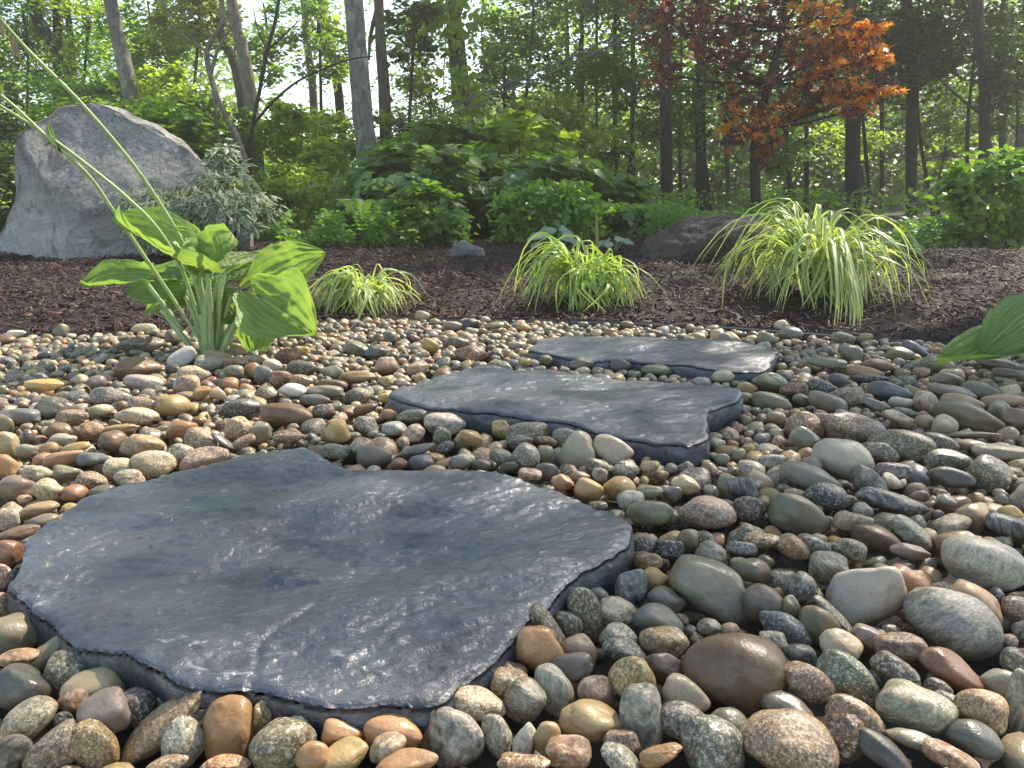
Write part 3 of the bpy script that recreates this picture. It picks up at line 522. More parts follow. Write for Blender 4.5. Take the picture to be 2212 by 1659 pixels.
# labels
TEX = {'s':'smooth','g':'speckled','b':'banded','r':'rough'}; SHN = {'o':'rounded','w':'angular','r':'lumpy','k':'blocky'}
def sz(s):
    a = s['abc'][0]; return 'big' if a > .036 else 'medium' if a > .023 else 'small' if a > .015 else 'tiny'
def region(s):
    x, y = s['px'], s['py']
    if y > 1430: r = 'in the bottom left corner' if x < 380 else 'in front of the nearest slab' if x < 960 else 'at the bottom centre' if x < 1430 else 'at the bottom right' if x < 1830 else 'in the bottom right corner'
    elif y > 1150: r = 'off the left end of the nearest slab' if x < 400 else "below the nearest slab's right edge" if x < 1300 else 'a step right of the nearest slab' if x < 1640 else 'near the lower right edge'
    elif y > 960: r = 'behind the left end of the nearest slab' if x < 500 else 'behind the nearest slab' if x < 1000 else 'between the nearest and middle slabs' if x < 1400 else 'off the near corner of the middle slab' if x < 1750 else 'by the right edge'
    elif y > 860: r = 'near the left edge' if x < 420 else 'before the middle slab' if x < 1250 else 'before the middle slab corner' if x < 1540 else 'right of the middle slab' if x < 1800 else 'by the right edge above'
    elif y > 780: r = 'left of the hosta foot' if x < 330 else 'in front of the hosta' if x < 620 else 'left of the middle slab' if x < 880 else 'between middle and far slabs' if x < 1560 else 'right of the far slab' if x < 1800 else 'under the drooping hosta leaf'
    else: r = 'at the mulch edge on the left' if x < 420 else 'at the mulch edge right of the hosta' if x < 900 else 'at the mulch edge behind the slabs' if x < 1600 else 'at the mulch edge on the right'
    return r
def cn(s): return CNAME.get(s['col'], s['col'])
seen = {}
for s in single:
    s['d'] = '%s %s %s %s stone' % (sz(s), cn(s), TEX[s['kind']], SHN[s['k']]); s['reg'] = region(s); seen.setdefault((s['d'], s['reg']), []).append(s)
used_l = set()
for s in single:
    lab = s['d']+' '+s['reg']
    if len(seen[(s['d'], s['reg'])]) > 1 or lab in used_l:
        nb = sorted([q for q in single if q is not s and (q['px']-s['px'])**2+(q['py']-s['py'])**2 < 300**2], key=lambda q: (q['px']-s['px'])**2+(q['py']-s['py'])**2)[:14]
        for q in nb:
            dx, dy = s['px']-q['px'], (s['py']-q['py'])*1.3
            rel = ('right of' if dx > 0 else 'left of') if abs(dx) > abs(dy) else ('in front of' if dy > 0 else 'behind')
            l2 = '%s %s a %s %s %s one' % (s['d'], rel, sz(q), cn(q), TEX[q['kind']])
            if l2 not in used_l: lab = l2; break
            l3 = '%s, %s' % (l2, s['reg'])
            if l3 not in used_l and len(l3.split()) <= 16: lab = l3; break
    used_l.add(lab); s['label'] = lab
for s in single:
    o = link('river_stone', hi_mesh(s['k'], s['i']), None, s['c'], s['label'], 'stone', 'river stones in the pebble bed')
    M = Matrix([list(r) for r in s['R']]).to_4x4() @ Matrix.Diagonal((*s['abc'], 1)); o.matrix_world = Matrix.Translation(Vector(s['c'])) @ M
    o.color = (*s['rgb'], 1); o.material_slots[0].link = 'OBJECT'; o.material_slots[0].material = SM[s['kind']]
Vs, Fs, cs, rs, ms = [], [], [], [], []; off = 0; cache = {}
for s in stones:
    if id(s) in ids: continue
    lv = 3 if (s['vis'] and s['w'] > 13) else 2
    if (lv, s['k'], s['i']) not in cache: cache[lv, s['k'], s['i']] = pebble_dir(ICO[lv][0], SHAPES[s['k']][s['i']], s['k'])
    V = cache[lv, s['k'], s['i']]; F = ICO[lv][1]
    Vs.append((V*s['abc']) @ s['R'].T + s['c']); Fs.append(F+off); off += len(V); cs.append(np.repeat(s['rgb'][None], len(V), 0))
    rs.append(np.full(len(V), rnd.random())); ms.append(np.full(len(F), 'sgbr'.index(s['kind'])))
print('tris in joined pebbles', sum(len(f) for f in Fs))
link('small_pebbles', mesh('small_pebbles', np.concatenate(Vs), np.concatenate(Fs), SJ, True, {'rn': np.concatenate(rs)}, {'Col': np.concatenate(cs)}, np.concatenate(ms)),
     kind='stuff', label='mixed tan, grey and brown river pebbles filling the bed between the larger stones')

# ------------------------------------------------------------------ boulder and rocks at the back
def rock_mat(name, c1, c2, c3, sc=1.0, pale_low=False):
    t = NT(name); p = t.pos(); n = t.noise(p, 3.2*sc, 8, .7, .4); n2 = t.noise(p, 26*sc, 6, .75)
    c = t.mix(t.ramp(n, .42, .58), c1, c2); c = t.mix(t.ramp(n2, .48, .60, 0, .8), c, c3); c = t.mix(t.ramp(t.noise(p, 70*sc, 4, .7), .52, .64, 0, .6), c, (.045,.042,.04))
    if pale_low:
        sp = t.a('SeparateXYZ'); t.l(p, sp.inputs[0]); lo = t.ramp(t.math('ADD', t.math('ADD', sp.outputs[2], t.math('MAXIMUM', t.math('MULTIPLY', t.math('ADD', sp.outputs[0], 2.5), .55), 0.0)), t.math('MULTIPLY', n2, .34)), .66, .50, 0, .95)
        c = t.mix(lo, c, t.mix(t.ramp(n2, .4, .6), (.62,.60,.54), (.84,.81,.74)))  # whitish towards the lower left, edge broken by noise
        ly = t.noise(p, 9, 5, .7); c = t.mix(t.math('MULTIPLY', lo, t.ramp(ly, .56, .62)), c, (.33,.37,.30))
        vq = t.vmath('ADD', t.vmath('MULTIPLY', p, (1,1,1.6)), (0,0,0)); cr = t.noise(vq, 2.6, 4, .5, .8)
        c = t.mix(t.ramp(t.math('ABSOLUTE', t.math('SUBTRACT', cr, .52)), 0, .004, .7, 0), c, (.6,.56,.5))
    else: c = t.mix(t.ramp(t.noise(t.vmath('MULTIPLY', p, (1,1,5)), 12, 5, .6), .5, .66, 0, .5), c, (.2,.18,.15))
    t.l(c, t.p.inputs['Base Color']); t.p.inputs['Roughness'].default_value = .85
    b = t.bump(n2, 1, .02); b = t.bump(t.noise(t.vmath('MULTIPLY', p, (1,1,1.8)), 6*sc, 8, .72, .5), 1, .09, b); t.l(b, t.p.inputs['Normal']); return t.m
def inflate(name, px, y, depth, amp, mat, label, cat, zmin=-.1, p=2.4, na=200, nb=80, facets=(), slope=0, sil=0):
    O = np.array([PY(a, b, y-sil) for a, b in px]); c = O.mean(0); Q = np.vstack([O, O[:1]]); s = np.concatenate([[0], np.cumsum(np.linalg.norm(np.diff(Q, axis=0), axis=1))])
    u = np.linspace(0, s[-1], na, endpoint=False); R = np.stack([np.interp(u, s, Q[:,0]), np.interp(u, s, Q[:,2])], -1)
    for _ in range(1): R = .5*R+.25*np.roll(R,1,0)+.25*np.roll(R,-1,0)
    cc = np.array([c[0], c[2]]); ps = np.linspace(-1, 1, nb); V = []
    for s_ in ps:
        a = math.sin(s_*math.pi/2); r = max(0, 1-abs(a)**p)**(1/p); q = cc + (R-cc)*max(r, .001)
        V.append(np.stack([q[:,0], y+a*depth+slope*(q[:,1]), q[:,1]], -1))
    V = np.concatenate(V); sc = 1.0/max(.2, np.ptp(R[:,1]))
    ctr = np.array([c[0], y, c[2]]); d = V-ctr; d /= np.linalg.norm(d, axis=1)[:,None]+1e-6
    fb = fbm(V*2.2*sc, 71, 5, .55)+.16*fbm(V*14*sc, 75, 4, .6); rg = -np.abs(fbm(V*1.7*sc+5, 91, 4)); V = V + d*((fb*.6+rg*.8)*amp)[:,None]
    for (y0, gx_, gz_) in facets: pl = y0+gx_*(V[:,0]-c[0])+gz_*V[:,2]+.014*fbm(V*5, 7, 4); V[:,1] = np.maximum(V[:,1], pl)
    V[:,2] = np.maximum(V[:,2], zmin)
    i, j = np.meshgrid(np.arange(nb-1), np.arange(na), indexing='ij'); j2 = (j+1) % na
    F = np.stack([i*na+j, i*na+j2, (i+1)*na+j2, (i+1)*na+j], -1).reshape(-1, 4)
    return link(name, mesh(name, V, F, mat), label=label, cat=cat)
inflate('boulder', [(-50,640),(-40,560),(-60,530),(-20,490),(18,440),(31,390),(35,310),(60,262),(110,222),(165,203),(200,212),(250,245),(310,275),(370,318),(430,368),(480,430),(510,500),(515,640)], 4.35, .42, .05,
        rock_mat('boulder_stone', (.27,.25,.22), (.50,.47,.42), (.64,.61,.55), 1, True), 'tall grey granite boulder with whitish foot, left behind the hosta', 'boulder', p=3.2, slope=.0, sil=.17, na=320, nb=160, facets=((3.93,.10,.30),(3.97,-.62,-.02),(4.02,.55,-.10),(3.82,.35,.62)))
inflate('rock', [(1375,560),(1400,520),(1450,490),(1510,472),(1570,463),(1640,466),(1672,486),(1668,520),(1650,600),(1400,600)], 3.75, .3, .03,
        rock_mat('dark_rock', (.06,.045,.036), (.15,.115,.09), (.24,.2,.16), 2.5), 'low dark ridged rock half sunk in mulch behind the yellow grasses', 'rock', p=2.0)
inflate('rock', [(968,560),(978,528),(1003,513),(1024,528),(1046,538),(1050,560)], 4.0, .08, .012, rock_mat('pale_rock', (.4,.39,.36), (.55,.53,.5), (.3,.29,.27), 5), 'small pale rock at the mulch crest beneath the vine thicket', 'rock')
inflate('rock', [(-30,600),(-25,552),(-5,542),(10,550),(14,565),(8,600)], 3.9, .08, .01, bpy.data.materials['dark_rock'], 'small brown rock at the left edge in front of the boulder', 'rock')
# ------------------------------------------------------------------ hosta
def hosta_mat(name, c1, c2, tc):
    t = NT(name); u = t.attr('u').outputs['Fac']; tt = t.attr('t').outputs['Fac']; p = t.pos()
    n = t.noise(p, 9, 3); col = t.mix(t.ramp(n, .3, .7), c1, c2)
    vein = t.math('POWER', t.math('ABSOLUTE', t.math('COSINE', t.math('MULTIPLY', u, 22.0))), 10.0)
    col = t.mix(t.math('MULTIPLY', vein, .2), col, (.38,.5,.16)); col = t.mix(t.ramp(t.math('ABSOLUTE', u), .035, 0, 0, .7), col, (.42,.52,.22))
    t.l(col, t.p.inputs['Base Color']); t.p.inputs['Roughness'].default_value = .38
    cv_ = t.a('CombineXYZ'); t.l(t.math('MULTIPLY', u, 9.0), cv_.inputs[0]); t.l(t.math('MULTIPLY', tt, 17.0), cv_.inputs[1]); pk = t.noise(cv_.outputs[0], 1.0, 3, .6)
    hgt = t.math('ADD', t.math('MULTIPLY', t.math('COSINE', t.math('MULTIPLY', u, 22.0)), .28), pk); t.l(t.bump(hgt, 1.0, .006, t.bump(t.noise(p, 150, 4, .6), .3, .002)), t.p.inputs['Normal'])
    tr = t.a('BsdfTranslucent'); t.l(t.mix(1.0, col, tc, 'MULTIPLY'), tr.inputs[0]); mx = t.a('MixShader'); mx.inputs[0].default_value = .42
    t.l(t.p.outputs[0], mx.inputs[1]); t.l(tr.outputs[0], mx.inputs[2]); t.l(mx.outputs[0], t.out.inputs[0]); return t.m
M_hosta = hosta_mat('hosta_leaf', (.16,.25,.07), (.23,.33,.085), (1.65,1.7,.8,1))
M_hosta_d = hosta_mat('hosta_leaf_deep', (.14,.235,.065), (.19,.30,.075), (1.8,1.9,.9,1))
t = NT('hosta_petiole'); t.l(t.mix(t.ramp(t.noise(t.vmath('MULTIPLY', t.pos(), (1,1,.1)), 160, 3), .35, .65), (.22,.32,.11), (.34,.42,.2)), t.p.inputs['Base Color']); t.p.inputs['Roughness'].default_value = .4
t.p.inputs['Subsurface Weight'].default_value = .15; t.p.inputs['Subsurface Radius'].default_value = (.01,.012,.004); M_pet = t.m
def broad_leaf(base, tip, nrm, width, cup=.12, droop=.08, wave=.04, fold=.0, seed=0, roll=0., nu=33, nt=41, lobe=.2, curl=0.):
    base = np.asarray(base, float); tip = np.asarray(tip, float); ax = tip-base; L = np.linalg.norm(ax); ax /= L
    n = np.asarray(nrm, float); n = n-ax*(n @ ax); n /= np.linalg.norm(n); s = np.cross(n, ax)
    tt, uu = np.meshgrid(np.linspace(0, 1, nt), np.linspace(-1, 1, nu), indexing='ij')
    hw = width/2*(.60+.40*np.sin(math.pi/2*np.minimum(tt/.34, 1)))*np.cos(math.pi/2*np.clip((tt-.30)/.70, 0, 1))**.78
    hw = np.where(tt > .985, hw*.3, hw)
    al = L*tt - lobe*L*np.sin(math.pi*np.abs(uu)**.8)*np.clip(1-tt/.45, 0, 1)**2
    au = np.abs(uu); q = np.stack([uu*4+seed*3, tt*6, uu*0+seed], -1).reshape(-1,3)
    z = cup*width*au**1.7*np.sin(math.pi*np.clip(tt,.08,.95))**.5 + fold*width*au - droop*L*tt**2.2 + wave*width*au**2*np.sin(tt*8+uu*1.5+seed)
    z += .0032*np.cos(uu*22)*(1-au**3)*np.sin(math.pi*np.clip(tt*.94+.03,0,1)) + .010*width/.2*fbm(q, seed, 2).reshape(tt.shape)*.7
    z += .0042*vnoise(np.stack([uu*11, tt*15, uu*0+seed], -1).reshape(-1,3), seed+9).reshape(tt.shape)*(1-tt*.8)*min(1, width/.15)
    z -= curl*width*np.clip(tt-.75, 0, 1)**2*6
    lat = uu*hw*(1-.12*cup*au)
    P = base + al[...,None]*ax + lat[...,None]*s + z[...,None]*n
    return P.reshape(-1,3), gridF(nt, nu), {'u': uu.ravel(), 't': tt.ravel()}
HB = PZ(452, 757, 0.0); HY = HB[1]
hosta = empty('hosta', HB, 'big lime green hosta with broad ribbed leaves and long flower stalks, standing in the pebbles', 'hosta', 'hosta plants in the pebbles')
def L3(v): return np.asarray(v)-HB
def add_leaf(root, org, b, tp, n, w, pet=None, mat=M_hosta, seed=0, pr=(.0055,.0085), lab=None, **k):
    V, F, A = broad_leaf(b, tp, n, w, seed=seed, **k); lf = link('leaf', mesh('leaf', V-org, F, mat, True, A), root, label=lab)
    if pet is not None:
        path = smooth_path(pet, 16); V, F = tube(path, np.linspace(pr[1], pr[0], 16), 10); link('petiole', mesh('petiole', V-org, F, M_pet), lf)
    return lf
def q(px, py, dy=0.): return PY(px, py, HY+dy)
def foot(dx=0., dy=0.): return HB+np.array([dx, dy, -.02])
sd = 1
def hl(b, tp, n, w, mid=None, fx=0, fy=0, mat=M_hosta, **k):
    global sd; sd += 1
    pet = [foot(fx, fy)] + ([q(*m) for m in (mid or [])]) + [q(*b)]
    add_leaf(hosta, HB, q(*b), q(*tp), n, w, pet, mat, sd, **k)
# back ones first
hl((372,596,.06), (274,572,.20), (.1,-.35,1), .13, [(440,680,.03)], -.01, .02, cup=.1, droop=.15)
hl((478,590,.08), (563,538,.22), (-.1,-.6,1), .10, [(465,680,.03)], .01, .03, cup=.2)
hl((470,600,.05), (545,572,.10), (0,-.5,1), .075, [(462,680,.03)], .012, .02, cup=.1, mat=M_hosta_d)
hl((418,560,.10), (413,486,.16), (.15,-1,.25), .075, [(430,650,.06)], -.005, .03, cup=.2, fold=.2)
hl((392,610,.04), (262,622,.10), (.05,-.9,.8), .125, [(430,690,.03)], -.01, .02, cup=.05, droop=.1, mat=M_hosta_d)
hl((478,655,.03), (512,700,.02), (.2,-.9,.5), .07, [(466,705,.02)], .01, .01, cup=.15, mat=M_hosta_d)
hl((482,628,.05), (536,650,.10), (.1,-.6,1), .05, [(466,690,.03)], .01, .02, cup=.1)
hl((425,640,.05), (372,660,.12), (.1,-.8,.9), .09, [(440,700,.03)], -.01, .02, cup=.1, mat=M_hosta_d)
hl((398,640,.07), (300,668,.16), (.1,-.8,.8), .10, [(432,700,.04)], -.012, .025, cup=.1, mat=M_hosta_d)
hl((440,612,.09), (330,560,.22), (.1,-.4,1), .12, [(446,690,.05)], -.004, .03, cup=.15, droop=.1)
hl((500,600,.10), (590,556,.22), (-.1,-.5,1), .11, [(470,690,.05)], .012, .03, cup=.15, droop=.05)
# large yellow-green leaf at the back right, facing us
hl((548,620,.06), (703,545,.04), (-.12,-.93,.55), .175, [(500,700,.03)], .022, .0, cup=.10, droop=.02, wave=.03, lobe=.17)
# drooping dark leaf low on the right
hl((560,668,.03), (548,770,.0), (.30,-.85,.25), .115, [(490,725,.02)], .025, .01, cup=-.10, droop=.05, fold=-.12, mat=M_hosta_d, lobe=.12)
# big leaf at the front right, tip hanging down
hl((560,640,-.03), (682,724,-.09), (-.30,-.80,.70), .215, [(500,715,.0),(530,675,-.02)], .028, -.01, cup=.26, fold=.06, droop=.12, wave=.07, lobe=.26, pr=(.008,.010))
# left leaf, tip curling down
hl((312,606,-.02), (174,606,-.05), (.12,-.42,1), .115, [(350,668,-.01),(395,715,.0)], -.03, .0, cup=.16, droop=.16, fold=.15, wave=.05, mat=M_hosta_d, pr=(.006,.008))
# long upper leaf to the left seen from the side, cupped
hl((424,580,-.02), (241,474,-.07), (.32,-.40,1), .16, [(438,680,-.02),(452,720,-.01)], -.004, -.01, cup=.22, droop=.02, fold=.18, wave=.05, lobe=.22, pr=(.008,.010))
# cupped middle leaf
hl((455,585,-.04), (520,528,.02), (-.35,-.35,1), .15, [(445,670,-.03)], .0, -.01, cup=.26, fold=.25, droop=-.05, wave=.05, lobe=.35)
hl((448,588,-.05), (378,562,-.12), (.25,-.35,1), .13, [(454,670,-.03)], .008, -.012, cup=.2, fold=.2, droop=.0, lobe=.3)
for (a, fx, fy) in [([(476,600,.0),(472,690,0)], .012, 0), ([(484,592,.02),(470,680,.01)], .016, .01), ([(400,640,.01),(425,700,.0)], -.018, .005), ([(500,640,.03),(480,700,.02)], .02, .008), ([(432,600,.03),(440,690,.02)], -.008, .01)]:
    V, F = tube(smooth_path([foot(fx, fy)]+[q(*m) for m in a[::-1]], 12), np.linspace(.008, .005, 12), 10); link('petiole', mesh('petiole', V-HB, F, M_pet), hosta)
# flower stalks leaning up to the left, coming towards the viewer
t = NT('stalk_green'); t.l(t.mix(t.ramp(t.noise(t.pos(), 60, 3), .35, .65), (.24,.34,.10), (.34,.42,.16)), t.p.inputs['Base Color']); t.p.inputs['Roughness'].default_value = .45; M_stalk = t.m
t = NT('dry_bract'); t.l(t.mix(t.ramp(t.noise(t.pos(), 90, 3), .35, .65), (.3,.2,.09), (.45,.36,.2)), t.p.inputs['Base Color']); t.p.inputs['Roughness'].default_value = .7; M_dry = t.m
def stalk(pts, r0, r1):
    P = smooth_path([q(*p) for p in pts], 40); V, F = tube(P, np.linspace(r0, r1, 40), 10); return link('flower_stalk', mesh('flower_stalk', V-HB, F, M_stalk), hosta), P
def small_leaf(name, parent, b, tp, w, mat, n=(0,-1,.3), fold=.2):
    V, F, A = broad_leaf(b, tp, n, w, cup=.1, droop=.1, wave=.02, fold=fold, nu=9, nt=13, lobe=0); link(name, mesh(name, V-HB, F, mat, True, A), parent)
s1, P = stalk([(458,752,0),(420,600,-.03),(388,512,-.06),(300,372,-.11),(180,228,-.17),(60,108,-.22),(0,40,-.26)], .0055, .0034)
small_leaf('bract', s1, P[14], P[14]+np.array([.045,-.01,-.002]), .013, M_hosta); small_leaf('bract', s1, P[29], P[29]+np.array([.02,.0,-.002]), .006, M_dry)
for i, d in ((35, (-.01,0,-.05)), (35, (.006,0,-.06)), (38, (-.004,0,-.035))): small_leaf('spent_flower', s1, P[i], P[i]+np.array(d), .010, M_dry)
s2, P = stalk([(448,752,0),(400,600,-.02),(345,500,-.05),(272,425,-.08),(180,350,-.11),(98,290,-.14),(0,228,-.18)], .005, .0034)
s3, P3 = stalk([(444,752,0),(350,610,-.03),(252,466,-.06),(190,378,-.10),(105,300,-.14),(40,238,-.17),(-10,196,-.19)], .005, .0034)
nd = P[31]
for d, w in (((-.012,0,.045), .013), ((.012,0,-.028), .012), ((-.022,0,-.01), .010)): small_leaf('bract', s2, nd, nd+np.array(d), w, M_hosta)
for d in ((-.014,0,-.035), (.008,-.004,-.05), (.0,.004,-.042), (-.03,0,-.012)): small_leaf('spent_flower', s2, nd, nd+np.array(d), .006, M_dry)
e = P3[37]
for d, w in (((-.004,0,.03), .010), ((.012,0,.028), .008)): small_leaf('bract', s3, e, e+np.array(d), w, M_hosta)
# hosta entering at the right edge
RB = PZ(2330, 800, 0); HY2 = RB[1]
h2 = empty('hosta', RB, 'hosta at the right edge, only two of its leaves reaching in over the pebbles', 'hosta', 'hosta plants in the pebbles')
def q2(px, py, dy=0.): return PY(px, py, HY2+dy)
ft = RB+np.array([0,0,-.02])
add_leaf(h2, RB, q2(2245,735,-.05), q2(2022,780,-.10), (.10,-.30,1), .13, [ft, q2(2300,760,-.02), q2(2245,735,-.05)], M_hosta, 31, cup=.10, fold=.12, droop=.05, lobe=.1, lab='lower leaf with its underside lit yellow-green')
add_leaf(h2, RB, q2(2262,640,-.02), q2(2125,742,-.12), (-.62,-.62,.55), .14, [ft, q2(2300,700,-.01), q2(2262,640,-.02)], M_hosta_d, 33, cup=-.05, fold=-.08, droop=.12, lobe=.12, lab='upper leaf hanging tip down')
for k in range(5):
    a = k*1.1-.6; b = ft+np.array([.10*math.cos(a)+.05, .10*math.sin(a), .14]); add_leaf(h2, RB, b, b+np.array([.17*math.cos(a)+.04, .17*math.sin(a), -.01]), (0,0,1), .13, [ft, (ft+b)/2+np.array([0,0,.02]), b], M_hosta, 40+k)

# ------------------------------------------------------------------ striped yellow-green grasses
def grass_mat(name, g, y, tc=(1.9,1.9,.9,1)):
    t = NT(name); uv = t.a('UVMap').outputs[0]; sp = t.a('SeparateXYZ'); t.l(uv, sp.inputs[0])
    r = t.a('ObjectInfo').outputs['Random']; w = t.noise(t.vmath('MULTIPLY', t.vmath('ADD', uv, (0,0,0)), (7, .25, 0)), 1.0, 2)
    n = t.a('TexNoise'); n.noise_dimensions = '4D'; n.inputs['Scale'].default_value = 1; t.l(t.vmath('MULTIPLY', uv, (6, .3, 0)), n.inputs['Vector']); t.l(t.math('MULTIPLY', r, 40.), n.inputs['W'])
    col = t.mix(t.ramp(n.outputs[0], .47, .53), y, g); col = t.mix(t.ramp(sp.outputs[1], .75, 1, 0, .35), col, (.5,.5,.22))
    t.l(col, t.p.inputs['Base Color']); t.p.inputs['Roughness'].default_value = .42
    tr = t.a('BsdfTranslucent'); t.l(t.mix(1.0, col, tc, 'MULTIPLY'), tr.inputs[0]); mx = t.a('MixShader'); mx.inputs[0].default_value = .4
    t.l(t.p.outputs[0], mx.inputs[1]); t.l(tr.outputs[0], mx.inputs[2]); t.l(mx.outputs[0], t.out.inputs[0]); return t.m
M_gr = grass_mat('striped_grass', (.13,.26,.055), (.46,.52,.14)); M_gr2 = grass_mat('striped_grass_pale', (.17,.26,.09), (.52,.57,.22))
def blade_mesh(seed, rise, reach, fall, width, mat):
    r = np.random.default_rng(seed); n = 15; s = np.linspace(0, 1, n)
    P = smooth_path([(0,0,0), (reach*.15,0,rise*.62), (reach*.42, r.normal(0,.012), rise*1.0), (reach*.76, r.normal(0,.03), rise*.80-fall*.2), (reach, r.normal(0,.03), rise*.25-fall)], n)
    w = width*np.minimum(1, .35+s*3.2)*np.clip((1-s)*2.3, 0, 1)**.75; tw = r.normal(0,.5)*s
    T = np.gradient(P, axis=0); T /= np.linalg.norm(T, axis=1)[:,None]; V = []; U = []
    for i in range(n):
        sdv = np.array([0,1,0.])*math.cos(tw[i]) + np.cross(T[i], [0,1,0.])*math.sin(tw[i]); nn = np.cross(T[i], sdv)
        for u in (-1, -.4, .4, 1): V.append(P[i]+sdv*w[i]/2*u+nn*(abs(u)-.5)*w[i]*.22); U.append(((u+1)/2, s[i]))
    return mesh('blade', V, gridF(n, 4), mat, True, uv=U)
def grass_clump(px, py, half, top_px, nb, label, mat, seed, extra=(), zb=.012):
    r = random.Random(seed); C = PZ(px, py, .02); 
    for _ in range(8): C = PZ(px, py, float(bed_z(C[0], C[1])))
    wd = proj(C)[2]; R = half*wd/F2; Ht = (py-top_px)*wd/F2
    root = empty('striped_grass_clump', C, label, 'ornamental grass', 'clumps of striped yellow-green grass in the mulch')
    meshes = [blade_mesh(seed*50+i, Ht*r.uniform(.72,1.02), R*r.uniform(.75,1.05), Ht*r.uniform(.02,.5), r.uniform(.009,.0145), mat) for i in range(26)]
    for i in range(nb):
        me = r.choice(meshes); o = link('blade', me, root); a = i*2.39996+r.uniform(-.3,.3); k = math.sqrt((i+.5)/nb)
        tf = i % 9; ta = tf*2.4+seed; a = ta+r.gauss(0,.75); tk = .2+.8*((tf*5) % 9)/9; o.location = (math.cos(ta)*.05*tk+r.gauss(0,.008), math.sin(ta)*.05*tk+r.gauss(0,.008), -.015); s = (.5+.5*k*r.uniform(.6,1.15))*(.72+.34*((tf*7+seed) % 5)/4)
        o.scale = (s*(.55+.7*r.random()), r.uniform(.75,1.25), s*r.uniform(.68,1.12)); o.rotation_euler = (r.gauss(0,.12), r.gauss(0,.1)-(1-k)*.25, a)
    for (tx, ty, dy, top) in extra:      # long blades that fall forward
        tip = PY(tx, ty, C[1]+dy)-C; m = np.array([tip[0]*.45, tip[1]*.5, top]); n = 16
        P = smooth_path([(0,0,0), tuple(m*[.35,.35,.8]), tuple(m), tuple(tip*[.85,.9,1]+[0,0,(m[2]-tip[2])*.45]), tuple(tip)], n); s = np.linspace(0,1,n); w = .0125*np.minimum(1,.4+s*3)*np.clip((1-s)*2.2,0,1)**.7; V=[];U=[]
        for i in range(n):
            for u in (-1,-.4,.4,1): V.append(P[i]+np.array([1,.25,0])*w[i]/2*u+np.array([0,-1,.3])*(abs(u)-.5)*w[i]*.2); U.append(((u+1)/2, s[i]))
        link('blade', mesh('blade', V, gridF(n,4), mat, True, uv=U), root)
    return root
grass_clump(790, 664, 140, 562, 230, 'smallest striped grass clump, drooping just right of the hosta', M_gr2, 3, [(700,682,-.12,.09),(740,668,-.1,.1),(880,660,-.1,.1)])
grass_clump(1268, 652, 150, 505, 270, 'round bright striped grass clump in the middle of the bed behind the far slab', M_gr, 5, [(1200,690,-.1,.1),(1225,692,-.12,.1),(1250,688,-.1,.08)])
grass_clump(1765, 640, 262, 412, 290, 'largest pale striped grass clump with long strands hanging over the mulch edge', M_gr2, 8, [(1857,720,-.44,.17),(1845,712,-.42,.19),(1825,706,-.40,.18),(1800,714,-.42,.2),(1850,690,-.36,.2),(1835,718,-.43,.16),(1815,700,-.36,.2),(1862,700,-.38,.18),(1790,700,-.34,.15),(1842,724,-.45,.15),(1852,706,-.4,.21),(1808,706,-.4,.17)])
# ------------------------------------------------------------------ foliage
LT = np.array([[0,0,0],[.42,.27,.05],[.42,-.27,.05],[1,0,-.08],[.45,0,0]]); LF = np.array([[0,2,4],[0,4,1],[1,4,3],[2,3,4]])
RT = np.array([[0,0,0],[.3,.40,.06],[.3,-.40,.06],[.72,.34,.04],[.72,-.34,.04],[1,0,-.1],[.5,0,0]]); RFc = np.array([[0,2,6],[0,6,1],[1,6,3],[2,4,6],[3,6,5],[6,4,5]])
def star(n=7, sp=2.3, tip=1.0, val=.36):
    V = [[0,0,0]]; 
    for i in range(n):
        a = -sp+2*sp*i/(n-1); L = tip*(1-.42*abs(a/sp)**1.4); V.append([math.cos(a)*L, math.sin(a)*L, -.12*L])
        if i < n-1: b = a+sp/(n-1); V.append([math.cos(b)*val, math.sin(b)*val, .02])
    F = [[0, i, i+1] for i in range(1, len(V)-1)]; return np.array(V, float)*.75, np.array(F)
MT, MF = star()
ET = np.array([[0,0,0],[.35,.2,.0],[.35,-.2,.0],[1,0,-.1],[.22,.0,.02],[.42,.09,.03],[.42,-.09,.03],[.72,0,.0]])
EF = np.array([[0,4,1],[0,2,4],[4,5,1],[4,2,6],[4,6,5],[5,6,7],[1,5,7],[1,7,3],[2,7,6],[2,3,7]]); EE = np.array([1,1,1,1,0,0,0,0.])
QT = np.array([[0,0,0],[.45,.3,.06],[.45,-.3,.06],[1,0,-.1]]); QF = np.array([[0,2,1],[1,2,3]])
def place_leaves(P, size, T, F, up=.7, droop=.0, g=rng, outward=None, ow=.5):
    n = len(P); N = g.normal(0, 1, (n,3)); N /= np.linalg.norm(N, axis=1)[:,None]; N[:,2] = np.abs(N[:,2]); N = N*(1-up)+np.array([0,0,up])
    if outward is not None: N = N + ow*outward
    N /= np.linalg.norm(N, axis=1)[:,None]; D = g.normal(0, 1, (n,3)); D[:,2] = D[:,2]*.35-droop
    if outward is not None: D = D + outward*.7
    D -= N*(D*N).sum(1)[:,None]; D /= np.linalg.norm(D, axis=1)[:,None]+1e-9; Sd = np.cross(N, D)
    s = np.broadcast_to(size, (n,))*g.uniform(.6, 1.25, n); K = len(T)
    V = P[:,None,:] + s[:,None,None]*(T[None,:,0:1]*D[:,None]+T[None,:,1:2]*Sd[:,None]+T[None,:,2:3]*N[:,None])
    Fa = (F[None]+np.arange(n)[:,None,None]*K).reshape(-1, F.shape[1]); return V.reshape(-1,3), Fa, np.repeat(g.uniform(0,1,n), K)
